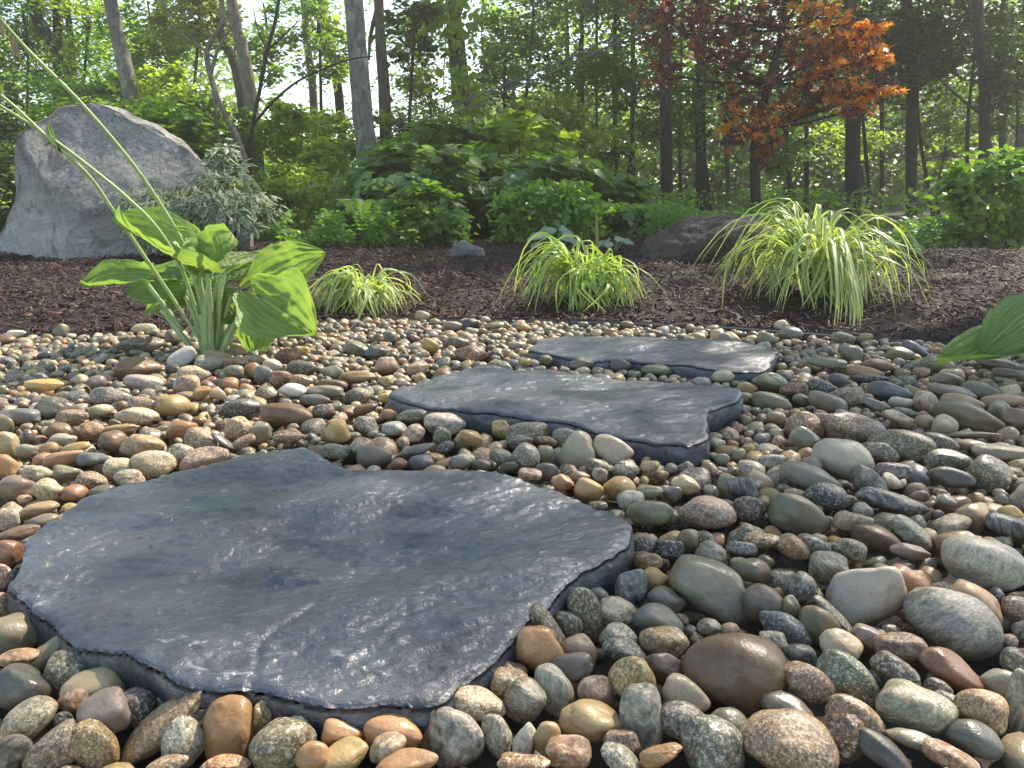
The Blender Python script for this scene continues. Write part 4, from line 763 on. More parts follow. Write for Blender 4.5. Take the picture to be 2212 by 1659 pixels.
def blob_points(c, r, n, g=rng, shell=.35, clumps=26, cs=.24):
    """leaf positions gathered in sprays through an ellipsoid, thinner towards its middle"""
    c = np.asarray(c); r = np.asarray(r); d = g.normal(0,1,(clumps,3)); d /= np.linalg.norm(d,axis=1)[:,None]
    k = d*(shell+(1-shell)*g.uniform(0,1,(clumps,1))**.5)*.92; i = g.integers(0, clumps, n); wgt = g.uniform(.5,1.3,(clumps,1))
    off = g.normal(0, 1, (n,3))*cs*wgt[i]*np.array([1,1,.6]); p = k[i]+off; return c+p*r, p/(np.linalg.norm(p,axis=1)[:,None]+1e-9), c+k*r
M = {}
M['green'] = leaf_mat('leaf_green', (.075,.14,.028), (.14,.215,.04), .55); M['bright'] = leaf_mat('leaf_bright', (.15,.22,.035), (.25,.31,.055), .6)
M['dark'] = leaf_mat('leaf_dark', (.03,.062,.016), (.06,.10,.025), .4); M['yellow'] = leaf_mat('leaf_yellowish', (.14,.18,.03), (.22,.24,.06))  # leaf_dark: shade of the right-hand wood is put into this darker green
M['vine'] = leaf_mat('leaf_vine', (.07,.14,.045), (.12,.195,.06), .42, .4); M['glossy'] = leaf_mat('leaf_glossy', (.075,.16,.025), (.15,.25,.045), .4, .28)
M['low'] = leaf_mat('leaf_low', (.09,.18,.045), (.15,.25,.06)); M['veined'] = leaf_mat('leaf_silver', (.20,.27,.19), (.30,.36,.28), .25, .5)
M['maple'] = leaf_mat('leaf_maple_purple', (.055,.025,.034), (.10,.038,.035), .4, .4, (2.2,1.5,1.0), c3=(.26,.10,.03))
M['maple_red'] = leaf_mat('leaf_maple_orange', (.52,.16,.03), (.62,.30,.05), .62, .4, (1.7,1.7,1.0), c3=(.11,.035,.03))
B_grey = bark_mat('bark_grey', (.13,.12,.11), (.25,.235,.21), .75); B_brown = bark_mat('bark_brown', (.05,.036,.026), (.16,.12,.085), 0, .7)
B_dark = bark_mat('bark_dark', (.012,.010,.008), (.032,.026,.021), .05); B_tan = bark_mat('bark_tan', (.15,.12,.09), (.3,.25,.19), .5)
def trunk_obj(root, org, path, r0, r1, mat, sides=12, n=34, name='trunk', bump=.06, seed=0):
    P = smooth_path(path, n); r = np.linspace(r0, r1, n); r[:3] *= np.array([1.35, 1.18, 1.06]) if r0 > .03 else 1
    V, F = tube(P, r, sides, bump, seed); return link(name, mesh(name, V-org, F, mat), root)
def tree(px_path, wpx, dist, bark, label, crowns=(), cat='tree', group='trees at the edge of the wood', name='woodland_tree', top=6.0, base_py=None, topr=.6, upper=None, branches=(), ivy=None):
    P = [PY(x, y, dist) for x, y in px_path]; d = P[0]-P[1]; d /= np.linalg.norm(d)
    b = P[-1]; d0 = P[-2]-P[-1]; foot_ = P[-1]+(-.06-P[-1][2])*np.array([d0[0]/max(d0[2],.2)*.5, 0, 1]) if P[-1][2] > -.06 else P[-1]
    path = [foot_] + P[::-1]; ztop = max(top, P[0][2]+1)
    if d[2] > .3 and top > P[0][2]: path.append(P[0]+d*((top-P[0][2])/d[2])*np.array([.6,.6,1]))
    r0 = wpx*dist/F2/2; root = empty(name, foot_, label, cat, group)
    trunk_obj(root, foot_, path, r0*1.02, r0*topr, bark, 14 if wpx > 25 else 9, 44, seed=int(wpx*7+dist))
    for (pp, w) in branches:
        Q = [PY(*(a if len(a) == 3 else (*a, dist))) for a in pp]; V, F = tube(smooth_path(Q, 22), np.linspace(w, w*.35, 22)*dist/F2/2, 7); link('branch', mesh('branch', V-foot_, F, bark), root)
    if upper:
        (n, R, ls, mk) = upper; c = path[-1]; pts, out, ks = blob_points(c+np.array([0,0,0]), (R, R, R*.75), n, clumps=22); V, F, v = place_leaves(pts, ls, QT, QF, .5)
        cr = link('crown', mesh('crown', V-foot_, F, M[mk], False, {'v': v}), root)
        tb = [tube(smooth_path([path[-2]*.35+path[-1]*.65, (path[-1]+k)/2+rng.normal(0,.15,3), k], 8), np.linspace(r0*.4, r0*.08, 8), 5) for k in ks[:14]]; V, F = join(tb); link('limbs', mesh('limbs', V-foot_, F, bark), root)
    for (cx, cy, rx, ry, n, ls, mk) in crowns: add_crown(root, foot_, path, cx, cy, rx, ry, dist, n, ls, mk, bark, r0)
    if ivy:
        pts = []; 
        for (x, y, s, n) in ivy: c = PY(x, y, dist-.25); pts.append(c+rng.normal(0, 1, (n,3))*s*np.array([1,.5,1.2]))
        pts = np.concatenate(pts); V, F, v = place_leaves(pts, .11, RT, RFc, .1, .8); link('climbing_vine', mesh('climbing_vine', V-foot_, F, M['bright'], False, {'v': v}), root)
    return root
def add_crown(root, org, path, cx, cy, rx, ry, dist, n, ls, mk, bark, r0):
    c = PY(cx, cy, dist); R = np.array([rx*dist/F2, max(rx, ry)*dist/F2*.8, ry*dist/F2]); cl = max(10, int(n/110))
    pts, out, ks = blob_points(c, R, n, clumps=cl, cs=.20); V, F, v = place_leaves(pts, ls, *((LT, LF) if dist < 9 else (QT, QF)), .45, .2); link('crown', mesh('crown', V-org, F, M[mk], False, {'v': v}), root)
    A = min(path, key=lambda p: np.linalg.norm(np.asarray(p)-c)); tb = []
    for k in ks[:9]: tb.append(tube(smooth_path([A, (A+c)/2+rng.normal(0,.06,3), (c+k)/2, k], 9), np.linspace(min(.03, r0*.5), .004, 9), 5))
    V, F = join(tb); link('limbs', mesh('limbs', V-org, F, bark), root)
def sapling(cx, cy, rx, ry, dist, n, ls, mk, label, bark=None, x0=None, cat='young tree', wpx=9, name='young_tree', group='leafy young trees in front of the wood'):
    bark = bark or B_dark; x0 = cx+rnd.uniform(-.3,.3)*rx if x0 is None else x0; ft_ = PY(x0, 600, dist); ft_[2] = -.06; c = PY(cx, cy, dist)
    root = empty(name, ft_, label, cat, group); path = [ft_, ft_*.5+c*.5+np.array([rnd.uniform(-.1,.1),0,0]), c, c+np.array([0,0,ry*dist/F2*.7])]
    r0 = wpx*dist/F2/2; trunk_obj(root, ft_, path, r0, r0*.35, bark, 8, 20, bump=.03); add_crown(root, ft_, path, cx, cy, rx, ry, dist, n, ls, mk, bark, r0); return root

# trunks read off the photograph (2212 px wide picture coordinates)
tree([(70,0),(88,55),(128,118),(136,200),(140,420)], 30, 13, B_dark, 'dark bent trunk leaning left, behind the boulder at the left end', upper=(2340,2.2,.13,'green'))
tree([(123,0),(125,200),(128,420)], 24, 13.5, B_dark, 'dark straight upright trunk, middle of three left of the lichened one', upper=(1620,1.9,.13,'green'))
tree([(141,0),(150,60),(158,180),(162,420)], 17, 14, B_brown, 'slim brown trunk, nearest to the lichened trunk of the left trio', upper=(1350,1.7,.13,'bright'))
tree([(238,0),(262,110),(288,240),(300,440)], 38, 10, B_grey, 'thick lichen-spotted leaning trunk rising behind the boulder', upper=(2700,2.3,.12,'green'))
tree([(346,0),(365,90),(392,200),(400,440)], 32, 15, B_brown, 'dark brown leaning trunk between the lichened one and the crooked tree', upper=(2025,2.2,.13,'green'))
tree([(478,0),(482,45),(448,108),(456,170),(480,235),(520,320),(548,440)], 13, 8.2, B_tan, 'thin crooked pale tree with bends, behind the variegated shrub', topr=.7, top=4.5, upper=(810,1.1,.1,'bright'),
     branches=[([(456,160),(470,110),(500,60),(520,40)], 8), ([(470,130),(430,100),(380,60),(340,-20)], 7), ([(462,200),(470,290),(478,390)], 8)])
tree([(466,40),(500,120),(522,220),(540,440)], 24, 12, B_brown, 'brown trunk leaning left just behind the tan trunk', upper=(1350,1.9,.13,'green'))
tree([(500,0),(520,90),(540,200),(552,300),(560,440)], 32, 9.5, B_tan, 'smooth tan trunk leaning left above the variegated shrub', upper=(2340,2.2,.12,'green'), branches=[([(545,200),(585,235),(610,262)], 8)])
tree([(600,15),(577,110),(560,200),(545,275),(540,340),(538,460)], 9, 6.5, B_dark, 'slender dark sapling with forked bare branches', cat='sapling', name='sapling', top=2.6, topr=.7, group='trees at the edge of the wood',
     branches=[([(545,272),(590,220),(640,178),(700,148),(760,128),(805,122)], 6.5), ([(577,110),(610,80),(650,40)], 4.5), ([(577,110),(556,60),(548,20)], 4), ([(660,170),(690,190),(720,215)], 2.5), ([(560,200),(590,150),(640,120)], 2.5), ([(600,15),(560,-40),(500,-60)], 3)])
tree([(656,0),(664,100),(676,200),(686,440)], 20, 14, B_brown, 'narrow brown trunk, left one of a pair left of the grey main trunk', upper=(1170,1.7,.13,'green'))
tree([(694,0),(712,90),(732,210),(748,440)], 22, 12.5, B_dark, 'dark trunk leaning left, right one of a pair beside the grey main trunk', upper=(1170,1.7,.13,'bright'), ivy=[(706,60,.12,120),(722,140,.10,90)])
tree([(763,-10),(773,120),(785,260),(794,340),(800,450)], 47, 7.6, B_grey, 'thickest pale grey trunk with lichen patches, left of centre', upper=(3150,2.3,.11,'green'), top=6.5, topr=.75)
tree([(818,0),(822,90),(828,170),(832,240),(836,440)], 29, 10.5, B_brown, 'brown trunk close behind the right of the grey main trunk', upper=(1890,2.0,.12,'green'), branches=[([(828,-20),(812,30),(800,80),(797,130)], 13), ([(848,220),(832,180),(824,120)], 6)])
tree([(978,0),(985,90),(995,190),(1008,300),(1016,440)], 47, 9.6, B_brown, 'furrowed brown trunk hung with leafy vines, centre of the wood edge', upper=(2700,2.3,.12,'green'), top=6.5,
     ivy=[(985,15,.16,80),(965,55,.17,70),(1010,75,.10,24),(1003,180,.13,70),(1010,215,.12,50),(940,30,.16,60),(910,75,.15,60)], branches=[([(1045,-10),(1040,60),(1046,140),(1044,300)], 3), ([(955,-10),(962,80),(958,200),(968,330)], 3), ([(975,60),(978,200),(990,330)], 3)])
for i, (x, y0, w, dd, lab) in enumerate([(1228,110,12,15,'thin dark trunk in the shade, leftmost right of the vine-hung trunk'),(1262,300,12,13,'short-looking thin trunk behind the vine thicket, second of the shaded row'),(1292,310,9,13.5,'very thin trunk behind the right slope of the vine thicket'),
        (1330,250,11,14,'thin slanting trunk in the dark wood behind the azalea'),(1368,280,14,14.5,'mid-brown thin trunk in the dark wood right of the thicket'),(1440,150,30,12,'stout dark trunk in the shaded wood left of the maple'),
        (1470,250,10,15,'thin trunk just right of the stout dark one'),(1515,180,27,13,'dark trunk close to the left of the red maple'),(1572,260,12,15,'thin trunk half hidden behind the maple crown')]):
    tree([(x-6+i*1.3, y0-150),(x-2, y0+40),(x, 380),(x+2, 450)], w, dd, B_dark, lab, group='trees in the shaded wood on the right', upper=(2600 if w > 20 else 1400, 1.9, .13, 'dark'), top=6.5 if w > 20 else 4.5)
for (x, w, dd, xt, lab) in [(1842,36,11,1836,'broad dark trunk right of the maple, above the big grass clump'),(1742,12,14,1740,'thin trunk between the maple and the broad dark one'),(1968,26,12,1960,'dark trunk, first to the right of the broad one'),(1905,10,14,1900,'very thin trunk behind the drooping grass, far back'),
        (2126,26,10,2112,'dark trunk near the right edge with a pale side branch'),(2166,18,11,2170,'slim dark trunk, last but one at the right edge'),(2215,30,12,2222,'dark trunk cut by the right edge of the view'),(2060,10,14,2050,'thin far trunk in the deep shade at the right')]:
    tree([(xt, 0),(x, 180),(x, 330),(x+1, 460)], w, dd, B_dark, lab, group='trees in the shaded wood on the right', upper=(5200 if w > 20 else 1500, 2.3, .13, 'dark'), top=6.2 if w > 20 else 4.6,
         branches=[([(2126,250),(2090,225),(2050,190),(2010,150)], 7)] if x == 2126 else ())
def shade_tree(spots, z, base, label):
    """unseen added tree; crowns set against the sun to shade pebbles and nearest slab"""
    root = empty('woodland_tree', base, label, 'tree', 'trees in the shaded wood on the right'); base = np.array(base); cs = [np.array([gx, gy, 0])+np.array(SUN_DIR)/SUN_DIR.z*(z+dz) for (gx, gy, dz, R, n) in spots]
    top = np.mean(cs, axis=0)+np.array([0,0,.3]); path = [base, base+np.array([-.1,0,2.2]), base*.35+top*.65, top]; trunk_obj(root, base, path, .11, .03, B_dark, 12, 30)
    for c, (gx, gy, dz, R, n) in zip(cs, spots):
        pts, out, ks = blob_points(c, (R, R, R*.5), n, clumps=26, cs=.17, shell=.2); V, F, v = place_leaves(pts, .085, LT, LF, .5); link('crown', mesh('crown', V-base, F, M['dark'], False, {'v': v}), root)
        V, F = join([tube(smooth_path([path[2], (path[2]+k)/2+rng.normal(0,.08,3), k], 8), np.linspace(.035,.006,8), 5) for k in ks[:16]]); link('limbs', mesh('limbs', V-base, F, B_dark), root)
shade_tree([(.95,.95,0,.75,1000),(1.55,1.75,.3,.95,1250),(.35,1.75,-.2,.5,450),(.0,.98,.15,.5,500)], 5.4, (6.6,6.0,-.06), 'tall unseen tree added beyond the right edge to cast shade')

# leafy masses: cx, cy, rx, ry, distance, leaves, leaf size, colour
for a in [
 (60,110,130,130,13,3600,.10,'green','bright-leaved young tree at the upper left corner'),(190,50,130,90,14,3400,.10,'bright','sunlit young tree between the left trio and the lichened trunk'),
 (40,300,110,110,9,3400,.075,'dark','dark bushy young tree left of the boulder'),(330,110,100,130,13,3600,.10,'green','green young tree behind and right of the lichened trunk'),
 (430,50,90,80,12,2400,.10,'yellow','yellow-green young tree at the top behind the crooked tree'),(215,205,130,60,11,2600,.09,'green','low green young tree directly above the boulder'),
 (390,235,90,80,10,2800,.085,'bright','bright young tree above the right slope of the boulder'),(470,300,90,90,9,3000,.08,'green','leafy young tree behind the crooked pale trunk'),
 (330,270,110,60,8,2400,.065,'green','young tree with small leaves just behind the boulder top'),(620,290,70,80,9,2200,.085,'bright','bright young tree right of the dark forked sapling'),
 (700,300,90,60,10,2400,.09,'bright','sunlit young tree left of the grey main trunk'),(575,90,60,100,11,1000,.09,'green','sparse young tree against the sky right of the tan trunk'),
 (690,70,80,90,12,1700,.09,'green','loose young tree around the pair of narrow trunks'),(870,300,80,60,10,2600,.08,'yellow','yellowish young tree just right of the grey main trunk'),
 (930,225,80,80,12,1800,.08,'yellow','pale yellow-green young tree standing free against the sky'),(895,70,70,65,9,520,.11,'dark','dark hanging sprays left of the vine-hung trunk'),
 (890,150,110,130,14,1300,.08,'green','bare-looking twiggy young tree against the sky'),(1090,200,70,100,11,2200,.08,'green','feathery young tree right of the vine-hung trunk'),
 (1150,80,110,110,12,3600,.085,'green','leafy young tree at the top, right of centre'),(1250,180,110,120,13,3600,.09,'green','young tree behind the twin wires'),(1180,270,120,70,10,3200,.075,'yellow','glowing young tree just above the vine thicket'),
 (1330,60,120,100,14,3000,.10,'green','leafy young tree at the top between the wires and the maple'),(1370,220,110,110,13,3400,.09,'green','mid-green young tree above the row of thin trunks'),
 (1500,90,120,110,14,3000,.10,'green','tall young tree behind the left half of the maple'),(1500,240,110,80,13,2600,.09,'green','young tree behind the maple, lower left of it'),(1330,330,90,50,12,1500,.08,'bright','low bright young tree behind the thin trunks'),
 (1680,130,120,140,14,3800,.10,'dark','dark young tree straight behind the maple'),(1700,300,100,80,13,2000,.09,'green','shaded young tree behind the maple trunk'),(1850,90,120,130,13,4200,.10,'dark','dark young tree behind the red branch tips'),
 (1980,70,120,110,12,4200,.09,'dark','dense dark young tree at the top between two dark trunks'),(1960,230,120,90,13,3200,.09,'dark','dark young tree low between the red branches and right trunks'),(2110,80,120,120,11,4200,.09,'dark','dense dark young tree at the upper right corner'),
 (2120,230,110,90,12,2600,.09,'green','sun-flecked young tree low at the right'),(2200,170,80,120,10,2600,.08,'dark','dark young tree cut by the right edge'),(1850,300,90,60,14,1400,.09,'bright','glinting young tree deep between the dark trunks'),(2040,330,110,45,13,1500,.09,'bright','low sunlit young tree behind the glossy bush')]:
    sapling(*a)
# far wood and far ground cover: nobody could count these
g2 = np.random.default_rng(5)
def mass(name, regs, dist, mk, ls, label, T=QT, F=QF, up=.4, depth=1.5):
    P = []
    for (x0, x1, y0, y1, n) in regs:
        x = g2.uniform(x0, x1, n); y = g2.uniform(y0, y1, n); dd = dist+g2.uniform(-depth, depth, n); keep = vnoise(np.stack([x/55, y/40, dd*.8], -1), 4) + .5*vnoise(np.stack([x/18, y/14, dd*2], -1), 8) > -.12
        P.append(np.array([PY(a, b, c) for a, b, c in zip(x[keep], y[keep], dd[keep])]))
    P = np.concatenate(P); P = P[P[:,2] > -.04]; V, Fa, v = place_leaves(P, ls, T, F, up, g=g2)
    return link(name, mesh(name, V, Fa, M[mk], False, {'v': v}), kind='stuff', label=label)
mass('far_woods', [(-250,560,60,470,11000),(560,1060,300,470,8000),(1050,1700,-20,300,9000),(1050,1700,250,470,14000),(1700,2450,-20,480,19000)], 26, 'green', .3, 'far wood filling the gaps behind the nearer trees', depth=6)
mass('far_woods_backing', [(1000,2500,200,500,9000),(-300,1000,330,500,5000)], 36, 'green', .62, 'dense leaf wall of the far wood closing the view low down', depth=3, up=.2)
mass('far_sprays', [(540,1080,-20,320,5200),(-100,540,-20,200,2500)], 15, 'green', .075, 'small far leaf sprays against the sky between the trunks', depth=2.5)
mass('far_woods_understory', [(-200,1000,360,480,7000)], 17, 'bright', .14, 'sunlit leaves low in the wood behind the trunks on the left', depth=2.5)
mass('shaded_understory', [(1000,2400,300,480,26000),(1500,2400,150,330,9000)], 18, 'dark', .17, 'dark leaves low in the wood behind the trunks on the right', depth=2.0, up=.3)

def shrub(cx, by, rx, top, dist, n, ls, mk, label, T=LT, F=LF, name='shrub', cat='shrub', group='shrubs behind the mulch bed', depth=.8, up=.5, e=None, clumps=40, cs=.16, droop=0., shell=.55, stems=10):
    b = PY(cx, by, dist); rz = (by-top)*dist/F2/2; R = np.array([rx*dist/F2, rx*dist/F2*depth, rz]); c = b+np.array([0,0,rz]); ft_ = b.copy(); ft_[2] = min(b[2], 0)-.03
    pts, out, ks = blob_points(c, R, n, clumps=clumps, cs=cs, shell=shell); keep = pts[:,2] > b[2]-.05; pts = pts[keep]; out = out[keep]
    V, Fa, v = place_leaves(pts, ls, T, F, up, droop, outward=out, ow=.45); at = {'v': v}
    if e is not None: at['e'] = np.tile(e, len(pts))
    root = empty(name, ft_, label, cat, group); link('foliage', mesh('foliage', V-ft_, Fa, M[mk], False, at), root)
    tb = [tube(smooth_path([ft_+rng.normal(0,.02,3)*[1,1,0], ft_*.5+k*.5+rng.normal(0,.03,3), k], 8), np.linspace(.007, .002, 8)*max(1, dist/5), 5) for k in ks[:stems]]; V, F2_ = join(tb); link('stems', mesh('stems', V-ft_, F2_, B_dark), root)
    return root
# variegated leaf
t = NT('leaf_variegated'); ee = t.attr('e').outputs['Fac']; v = t.attr('v').outputs['Fac']; col = t.mix(t.ramp(ee, .5, .62), t.mix(v, (.10,.17,.07), (.17,.25,.11)), t.mix(v, (.46,.5,.33), (.6,.62,.46)))
t.l(col, t.p.inputs['Base Color']); t.p.inputs['Roughness'].default_value = .5; tr = t.a('BsdfTranslucent'); t.l(col, tr.inputs[0]); mx = t.a('MixShader'); mx.inputs[0].default_value = .35
t.l(t.p.outputs[0], mx.inputs[1]); t.l(tr.outputs[0], mx.inputs[2]); t.l(mx.outputs[0], t.out.inputs[0]); M['var'] = t.m
shrub(440, 545, 150, 360, 3.95, 3000, .062, 'var', 'pale variegated shrub with cream-edged drooping leaves beside the boulder', ET, EF, e=EE, droop=1.3, up=.15, cs=.13, clumps=60, depth=.7, name='variegated_shrub')
shrub(495, 470, 48, 318, 4.1, 480, .062, 'var', 'taller sprig of cream-edged leaves rising out of the variegated shrub', ET, EF, e=EE, droop=1.2, up=.15, depth=.8, name='variegated_shrub', stems=4)
shrub(10, 545, 60, 300, 5.6, 1500, .07, 'dark', 'dark shrub at the left edge beside the boulder')
shrub(200, 420, 150, 225, 6.6, 3200, .07, 'green', 'dense green shrub hidden for the most part behind the boulder')
shrub(400, 460, 100, 240, 6.2, 2800, .075, 'green', 'green shrub behind the right slope of the boulder', T=RT, F=RFc)
shrub(650, 530, 110, 345, 6.6, 3800, .058, 'bright', 'bright fine-leaved shrub between the variegated shrub and the grey trunk')
shrub(720, 480, 80, 300, 8, 2400, .075, 'bright', 'sunlit shrub at the foot of the grey main trunk', T=RT, F=RFc)
vk = dict(T=RT, F=RFc, clumps=46, cs=.15)
shrub(905, 545, 150, 320, 5.8, 2600, .105, 'vine', 'dark mound of broad vine leaves right of the grey main trunk', name='vine_thicket', cat='vine thicket', **vk)
shrub(1110, 520, 180, 330, 6.1, 2800, .105, 'vine', 'largest mound of broad vine leaves behind the azalea', name='vine_thicket', cat='vine thicket', **vk)
shrub(1130, 420, 110, 245, 6.8, 1500, .10, 'bright', 'sunlit top of tangled vine leaves above the dark mounds', name='vine_thicket', cat='vine thicket', **vk)
shrub(960, 400, 110, 270, 7.2, 1700, .095, 'green', 'vine tangle with a few reddish leaves at the foot of the furrowed trunk', name='vine_thicket', cat='vine thicket', **vk)
shrub(1290, 520, 100, 370, 6.0, 1300, .10, 'vine', 'vine mound sloping down on the right of the azalea', name='vine_thicket', cat='vine thicket', **vk)
shrub(930, 550, 80, 395, 4.9, 900, .062, 'green', 'small open shrub with oval leaves in front of the dark vine mound', T=RT, F=RFc, cs=.2)
shrub(1182, 540, 112, 388, 4.7, 3000, .056, 'glossy', 'rounded azalea with upright glossy light green leaves behind the round grass clump', up=.1, name='azalea_bush', cat='azalea', clumps=70, cs=.12)
shrub(2150, 545, 125, 335, 4.9, 3600, .07, 'glossy', 'rounded glossy dark green bush at the right edge', up=.2, name='rhododendron_bush', cat='bush', clumps=60, cs=.14)
shrub(1430, 520, 70, 445, 6.0, 900, .06, 'low', 'low pale green plant left of the dark rock')
mass('undergrowth', [(560,1010,455,560,5200),(1290,1720,440,545,5200),(1880,2250,470,540,2600),(-60,60,500,560,600)], 4.9, 'low', .045, 'low nettle-like undergrowth behind the mulch crest', depth=.35, up=.5)
mass('undergrowth_back', [(540,1100,420,540,3600),(1260,2300,410,520,5200)], 7.5, 'green', .07, 'shaded undergrowth at the foot of the wood', depth=1.2)
# silver-veined brunnera plants
def rosette(px, py, n, ls, mk, label, seed, wpx, name='brunnera_plant', cat='plant'):
    r = random.Random(seed); C = PZ(px, py, .07)
    for _ in range(8): C = PZ(px, py, float(bed_z(C[0], C[1])))
    root = empty(name, C, label, cat, 'broad-leaved small plants at the mulch crest'); R = wpx*proj(C)[2]/F2
    for i in range(n):
        a = i*2.4+r.uniform(-.3,.3); k = R*(.25+.75*math.sqrt((i+.5)/n)); b = np.array([math.cos(a)*k*.6, math.sin(a)*k*.5, R*(.75-.35*i/n)*r.uniform(.8,1.2)]); tp = b+np.array([math.cos(a)*ls, math.sin(a)*ls*.8, -.35*ls])
        V, F, A = broad_leaf(b, tp, (math.cos(a)*.3, -.6, 1), ls*.95, nu=11, nt=13, seed=i, cup=-.05); A['v'] = np.full(len(V), r.random()); lf = link('leaf', mesh('leaf', V, F, M[mk], True, A), root)
        V, F = tube(smooth_path([(0,0,-.02), b*.6, b], 6), .0022, 5); link('petiole', mesh('petiole', V, F, M_pet), lf)
rosette(1195, 548, 13, .060, 'veined', 'grey-green broad-leaved plant between the azalea and the round grass', 3, 70)
rosette(1325, 545, 8, .05, 'veined', 'silvery broad-leaved plant behind the right of the round grass', 4, 45)
rosette(1940, 560, 12, .055, 'low', 'low green broad-leaved plant behind the right of the largest grass', 6, 60)
# yellow spike rising behind the round grass
def spike(px, by, ty, label):
    b = PZ(px, by, .06)
    for _ in range(6): b = PZ(px, by, float(bed_z(b[0], b[1])))
    tp = PY(px-2, ty, b[1]); V, F, A = broad_leaf(b, tp, (0,-1,.1), .016, nu=7, nt=20, lobe=0, fold=.3, cup=0, wave=0, droop=0); A['v'] = np.full(len(V), .9)
    link('iris_leaf', mesh('iris_leaf', V-b, F, M['yellow'], True, A), None, b, label, 'plant')
spike(1290, 550, 452, 'single upright yellow-green leaf standing behind the round grass clump')
# ferns
def fern(px, by, hpx, dist, label, seed):
    r = random.Random(seed); b = PY(px, by, dist); b[2] = min(b[2], .02); root = empty('fern', b, label, 'fern', 'ferns in the undergrowth'); Hh = hpx*dist/F2
    for k in range(6):
        a = k*1.05+r.uniform(-.2,.2); P = smooth_path([(0,0,0), (math.cos(a)*Hh*.15, math.sin(a)*Hh*.15, Hh*.6), (math.cos(a)*Hh*.42, math.sin(a)*Hh*.42, Hh*.98), (math.cos(a)*Hh*.7, math.sin(a)*Hh*.7, Hh*.9)], 26); V = []; F = []
        for i in range(4, 26):
            L = Hh*.2*math.sin(math.pi*(i-3)/23)**.7; T_ = P[i]-P[i-1]; T_ = T_/np.linalg.norm(T_); s = np.cross(T_, [0,0,1]); s /= np.linalg.norm(s)
            for sg in (-1, 1):
                o = len(V); V += [P[i], P[i]+s*sg*L*.5+T_*L*.22, P[i]+s*sg*L+T_*L*.1, P[i]+s*sg*L*.5-T_*L*.12]; F.append((o,o+1,o+2,o+3))
        tv, tf = tube(P, .003, 4); o = len(V); V = np.concatenate([np.array(V), tv]); F = np.concatenate([np.array(F), tf+o]); link('frond', mesh('frond', V, F, M['low'], False, {'v': np.full(len(V), r.random())}), root)
fern(795, 560, 125, 5.0, 'pale green fern standing in the undergrowth right of the hosta', 2); fern(845, 555, 90, 5.2, 'smaller fern right of the pale fern below the dark vine mound', 5)
fern(2100, 560, 60, 4.9, 'small fern at the foot of the glossy bush', 7)
# Japanese maple
mb = PY(1640, 470, 5.0); mb[2] = -.03
mp = empty('japanese_maple', mb, 'small Japanese maple with purple and glowing orange-red leaves', 'maple tree')
MY = 5.0; mpath = [mb, PY(1632,420,MY), PY(1630,340,MY), PY(1635,280,MY+.03), PY(1660,180,MY), PY(1690,60,MY), PY(1700,-120,MY), PY(1690,-260,MY)]
trunk_obj(mp, mb, mpath, .036, .014, B_dark, 12, 40)
MC = [(1400,20,60,40,.1,260,'maple'),(1470,70,90,55,-.1,420,'maple'),(1560,150,80,60,.15,420,'maple'),(1500,0,80,50,.1,350,'maple'),(1600,60,90,60,-.05,460,'maple'),(1640,200,75,55,-.1,380,'maple'),(1440,160,60,35,0,170,'maple'),
      (1600,290,55,45,.1,220,'maple'),(1660,330,50,40,-.1,200,'maple'),(1600,250,40,40,-.2,120,'maple_red'),(1690,20,90,60,.1,460,'maple'),(1720,120,80,50,.1,400,'maple'),(1760,40,70,45,-.1,330,'maple_red'),(1800,100,70,45,-.05,330,'maple_red'),
      (1860,75,55,35,-.1,260,'maple_red'),(1890,120,48,26,-.1,220,'maple_red'),(1800,165,65,35,0,270,'maple_red'),(1760,215,70,35,.05,230,'maple'),(1830,210,60,28,-.1,220,'maple_red'),(1890,195,48,26,-.1,170,'maple_red'),(1850,235,40,20,-.1,90,'maple_red'),
      (1700,240,50,30,.1,140,'maple_red'),(1660,280,40,35,-.1,110,'maple_red'),(1620,-110,150,90,0,900,'maple'),(1780,-90,110,80,0,600,'maple'),(1480,-110,110,80,0,600,'maple'),(1700,-260,130,90,0,700,'maple'),(1560,-230,90,70,.2,400,'maple')]
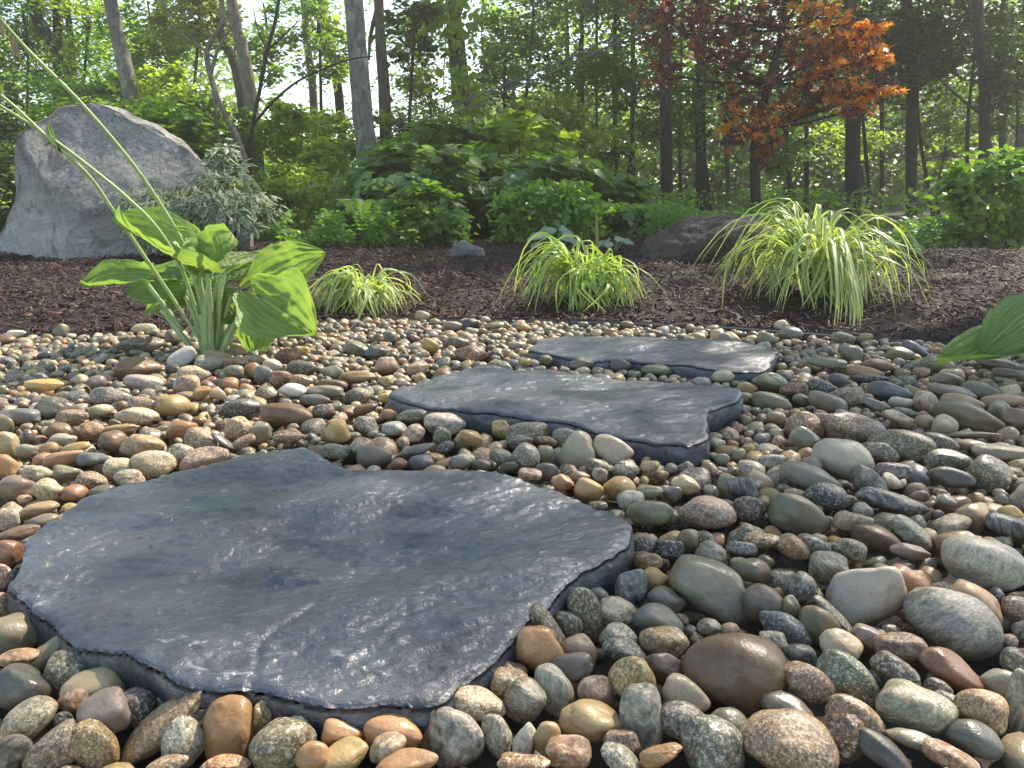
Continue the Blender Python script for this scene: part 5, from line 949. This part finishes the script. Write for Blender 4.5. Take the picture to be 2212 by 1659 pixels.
for (cx, cy, rx, ry, dy, n, mk) in MC:
    c = PY(cx, cy, MY+dy); R = np.array([rx, rx*.8, ry])*MY/F2; pts, out, ks = blob_points(c, R, int(n*(.34 if mk == 'maple' else .3)), clumps=max(8, n//20), cs=.27, shell=.15)
    V, F, v = place_leaves(pts, .062, MT, MF, .3, .35); o_ = link('leaf_spray', mesh('leaf_spray', V-mb, F, M[mk], False, {'v': v}), mp, kind='stuff')
    if mk == 'maple_red':
        pts, out, k3 = blob_points(c-np.array([.03,0,.02]), R*1.1, int(n*.16), clumps=9, cs=.3, shell=.1); V, F, v = place_leaves(pts, .055, MT, MF, .3, .35); link('leaf_spray', mesh('leaf_spray', V-mb, F, M['maple'], False, {'v': v}), mp, kind='stuff')
    A = mpath[int(np.argmin([np.linalg.norm(p-c)+(3*max(0, p[2]-c[2])) for p in mpath[2:]]))+2]
    br = [tube(smooth_path([A, A*.5+c*.5+np.array([0,0,-.02]), c], 12), np.linspace(.010, .005, 12), 6)]+[tube(smooth_path([c, (c+k)/2+rng.normal(0,.01,3), k], 6), np.linspace(.0045, .0015, 6), 4) for k in ks[:8]]
    V, F = join(br); link('limb', mesh('limb', V-mb, F, B_dark), mp)
# the two wires behind the trees
t = NT('wire'); t.p.inputs['Base Color'].default_value = (.12,.12,.12,1); M_wire = t.m
for i, (a, b, lab) in enumerate([((1020,212),(1420,38),'upper of two thin grey wires rising to the right between the trees'),((1010,232),(1430,48),'lower of two thin grey wires rising to the right between the trees')]):
    A, B = PY(*a, 9.0), PY(*b, 8.4); d = B-A; V, F = tube(smooth_path([A-d*.5, A, (A+B)/2-np.array([0,0,.02]), B, B+d*2], 30), .009, 6); link('overhead_wire', mesh('overhead_wire', V, F, M_wire), label=lab, cat='wire', group='twin wires between the trees')
print('tris', sum(len(m.loops)-2*len(m.polygons) for m in bpy.data.meshes if m.users))

# ------------------------------------------------------------------ thin haze volume added for a warm glow like lens flare
bm = bmesh.new(); bmesh.ops.create_cube(bm, size=1); me = bpy.data.meshes.new('haze'); bm.to_mesh(me); bm.free()
hz = bpy.data.materials.new('haze'); hz.use_nodes = True; hn = hz.node_tree.nodes; hn.remove(hn['Principled BSDF']); pv = hn.new('ShaderNodeVolumePrincipled')
pv.inputs['Density'].default_value = .0068; pv.inputs['Color'].default_value = (1, .93, .80, 1); pv.inputs['Anisotropy'].default_value = .55; hz.node_tree.links.new(pv.outputs[0], hn['Material Output'].inputs['Volume'])
me.materials.append(hz); h = link('haze', me, kind='stuff', label='thin warm haze added for a flare-like glow'); h.scale = (140, 120, 16); h.location = (0, 35, 6.9)
